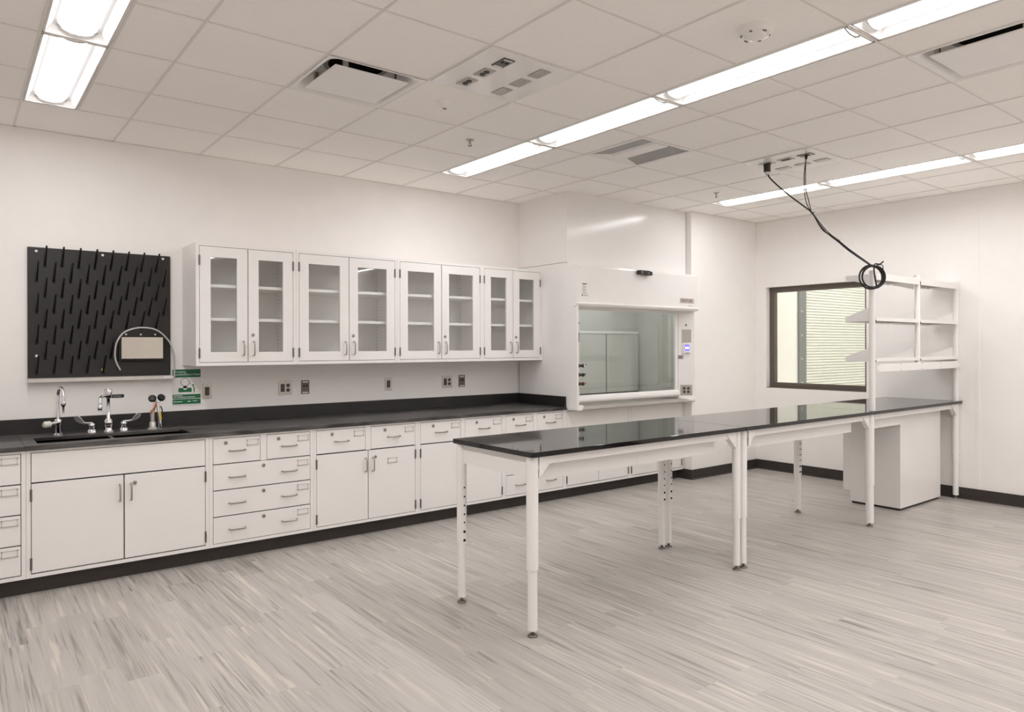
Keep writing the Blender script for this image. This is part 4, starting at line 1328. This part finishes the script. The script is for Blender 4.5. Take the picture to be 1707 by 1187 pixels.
MB().box(5.392 - 0.007, 5.392 + 0.005, 3.045, 3.060, H - 0.04, H - 0.0155).build('connector', M_plastic, T)
T = cable('data_cable', 'thin black data cable, right of the pair from the dark ceiling plate', Cc, 0.0036, 0.094, 2.25, (0.012, -0.014, -0.004), 0.06, M_cable, [tuple(cc + right * 0.03 + up * 0.09 - fwd * 0.015)])
MB().box(5.399, 5.411, 3.056, 3.071, H - 0.04, H - 0.0155).build('connector', M_plastic, T)
for i, (p, d_, lab) in enumerate((((5.664, 3.155, 2.636), (0.45, -0.35, -0.8), 'upper black cable tie where the three hanging cables meet'),
                                  ((5.832, 3.025, 2.404), (0.7, -0.5, -0.5), 'lower black cable tie on the hanging cables, nearer the coil'))):
    dv = Vector(d_).normalized()
    T = thing('cable_tie', lab, 'cable tie', p, 'cable ties on the hanging cables')
    MB().lathe([(0.0125, -0.003), (0.0125, 0.003)], p, dv, 14).build('band', M_plastic, T)
    MB().tube([Vector(p) + right * 0.010, Vector(p) + right * 0.022 + up * 0.008], 0.0022, 6).build('tail', M_plastic, T)

# ------------------------------------------------------------------ window in the right wall and the place behind it
W = bpy.data.objects.new('window_1', None)
COL.objects.link(W)
W.location = (XR + 0.08, (WY0 + WY1) / 2, WZ0)
W['kind'] = 'structure'
k = MB()
fx0, fx1, fw = XR + 0.078, XR + 0.145, 0.064
k.box(fx0, fx1, WY0, WY0 + 0.05, WZ0, WZ1); k.box(fx0, fx1, WY1 - fw, WY1, WZ0, WZ1)
k.box(fx0, fx1, WY0 + 0.05, WY1 - fw, WZ0, WZ0 + fw); k.box(fx0, fx1, WY0 + 0.05, WY1 - fw, WZ1 - fw, WZ1)
k.box(XR + 0.001, fx0, WY0, WY1, WZ0, WZ0 + 0.008)
k.build('window_frame', M_bronze, W)
MB().box(XR + 0.112, XR + 0.118, WY0 + 0.049, WY1 - fw + 0.001, WZ0 + fw - 0.001, WZ1 - fw + 0.001).build('glass_pane', M_winglass, W)
YS = 5.60
struct('floor_beyond', MB().box(XR + 0.2, 13.2, 1.5, YS + 0.3, -0.1, 0), M_shutter)
struct('wall_beyond', MB().box(XR + 0.15, 9.64, YS, YS + 0.12, 0, 3.6), M_wall)
k = MB()
k.box(13.0, 13.12, 1.5, YS + 0.3, 0, 3.6); k.box(XR + 0.15, 13.0, 1.38, 1.5, 0, 3.6)
struct('wall_outer', k, M_wall)
struct('ceiling_beyond', MB().box(XR + 0.15, 13.12, 1.38, YS + 0.3, 3.6, 3.7), M_wall)
T = thing('roller_shutter', 'cream slatted roller shutter with grey guide, seen through the window', 'shutter', (11.3, YS, 0))
n = 84
poly = []
pitch = 3.55 / n
for q in range(n):
    z = q * pitch
    for tt, d in ((0.0, 0.017), (0.10, 0.015), (0.16, -0.002), (0.35, -0.010), (0.60, -0.012), (0.85, -0.008), (0.96, 0.0)):
        poly.append((YS + 0.05 + d, z + tt * pitch))
k = MB()
pa = [k.v((9.81, y, z)) for y, z in poly]; pb = [k.v((13.0, y, z)) for y, z in poly]
for q in range(len(poly) - 1):
    k.face([pa[q], pb[q], pb[q + 1], pa[q + 1]])
k.build('curtain', M_shutter, T)
g = MB().box(9.64, 9.83, YS - 0.03, YS + 0.02, 0, 3.6)
go = g.build('guide', M_guide, T, 0.003)
for q in range(10):
    MB().lathe([(0.016, 0), (0.012, 0.01)], (9.70, YS - 0.03, 0.30 + 0.345 * q), (0, -1, 0), 12).build('bolt', M_alu, go)
T = thing('side_room_fill_light', 'added unseen ceiling panel lighting the space behind the window', 'ceiling light', (10.6, 4.0, 3.6))  # fill light added out of view to brighten the shutter
MB().box(9.4, 11.8, 3.2, 4.8, 3.565, 3.599).build('housing', M_white, T)
MB().box(9.45, 11.75, 3.25, 4.75, 3.555, 3.5645).build('lens', M_sidefill, T)
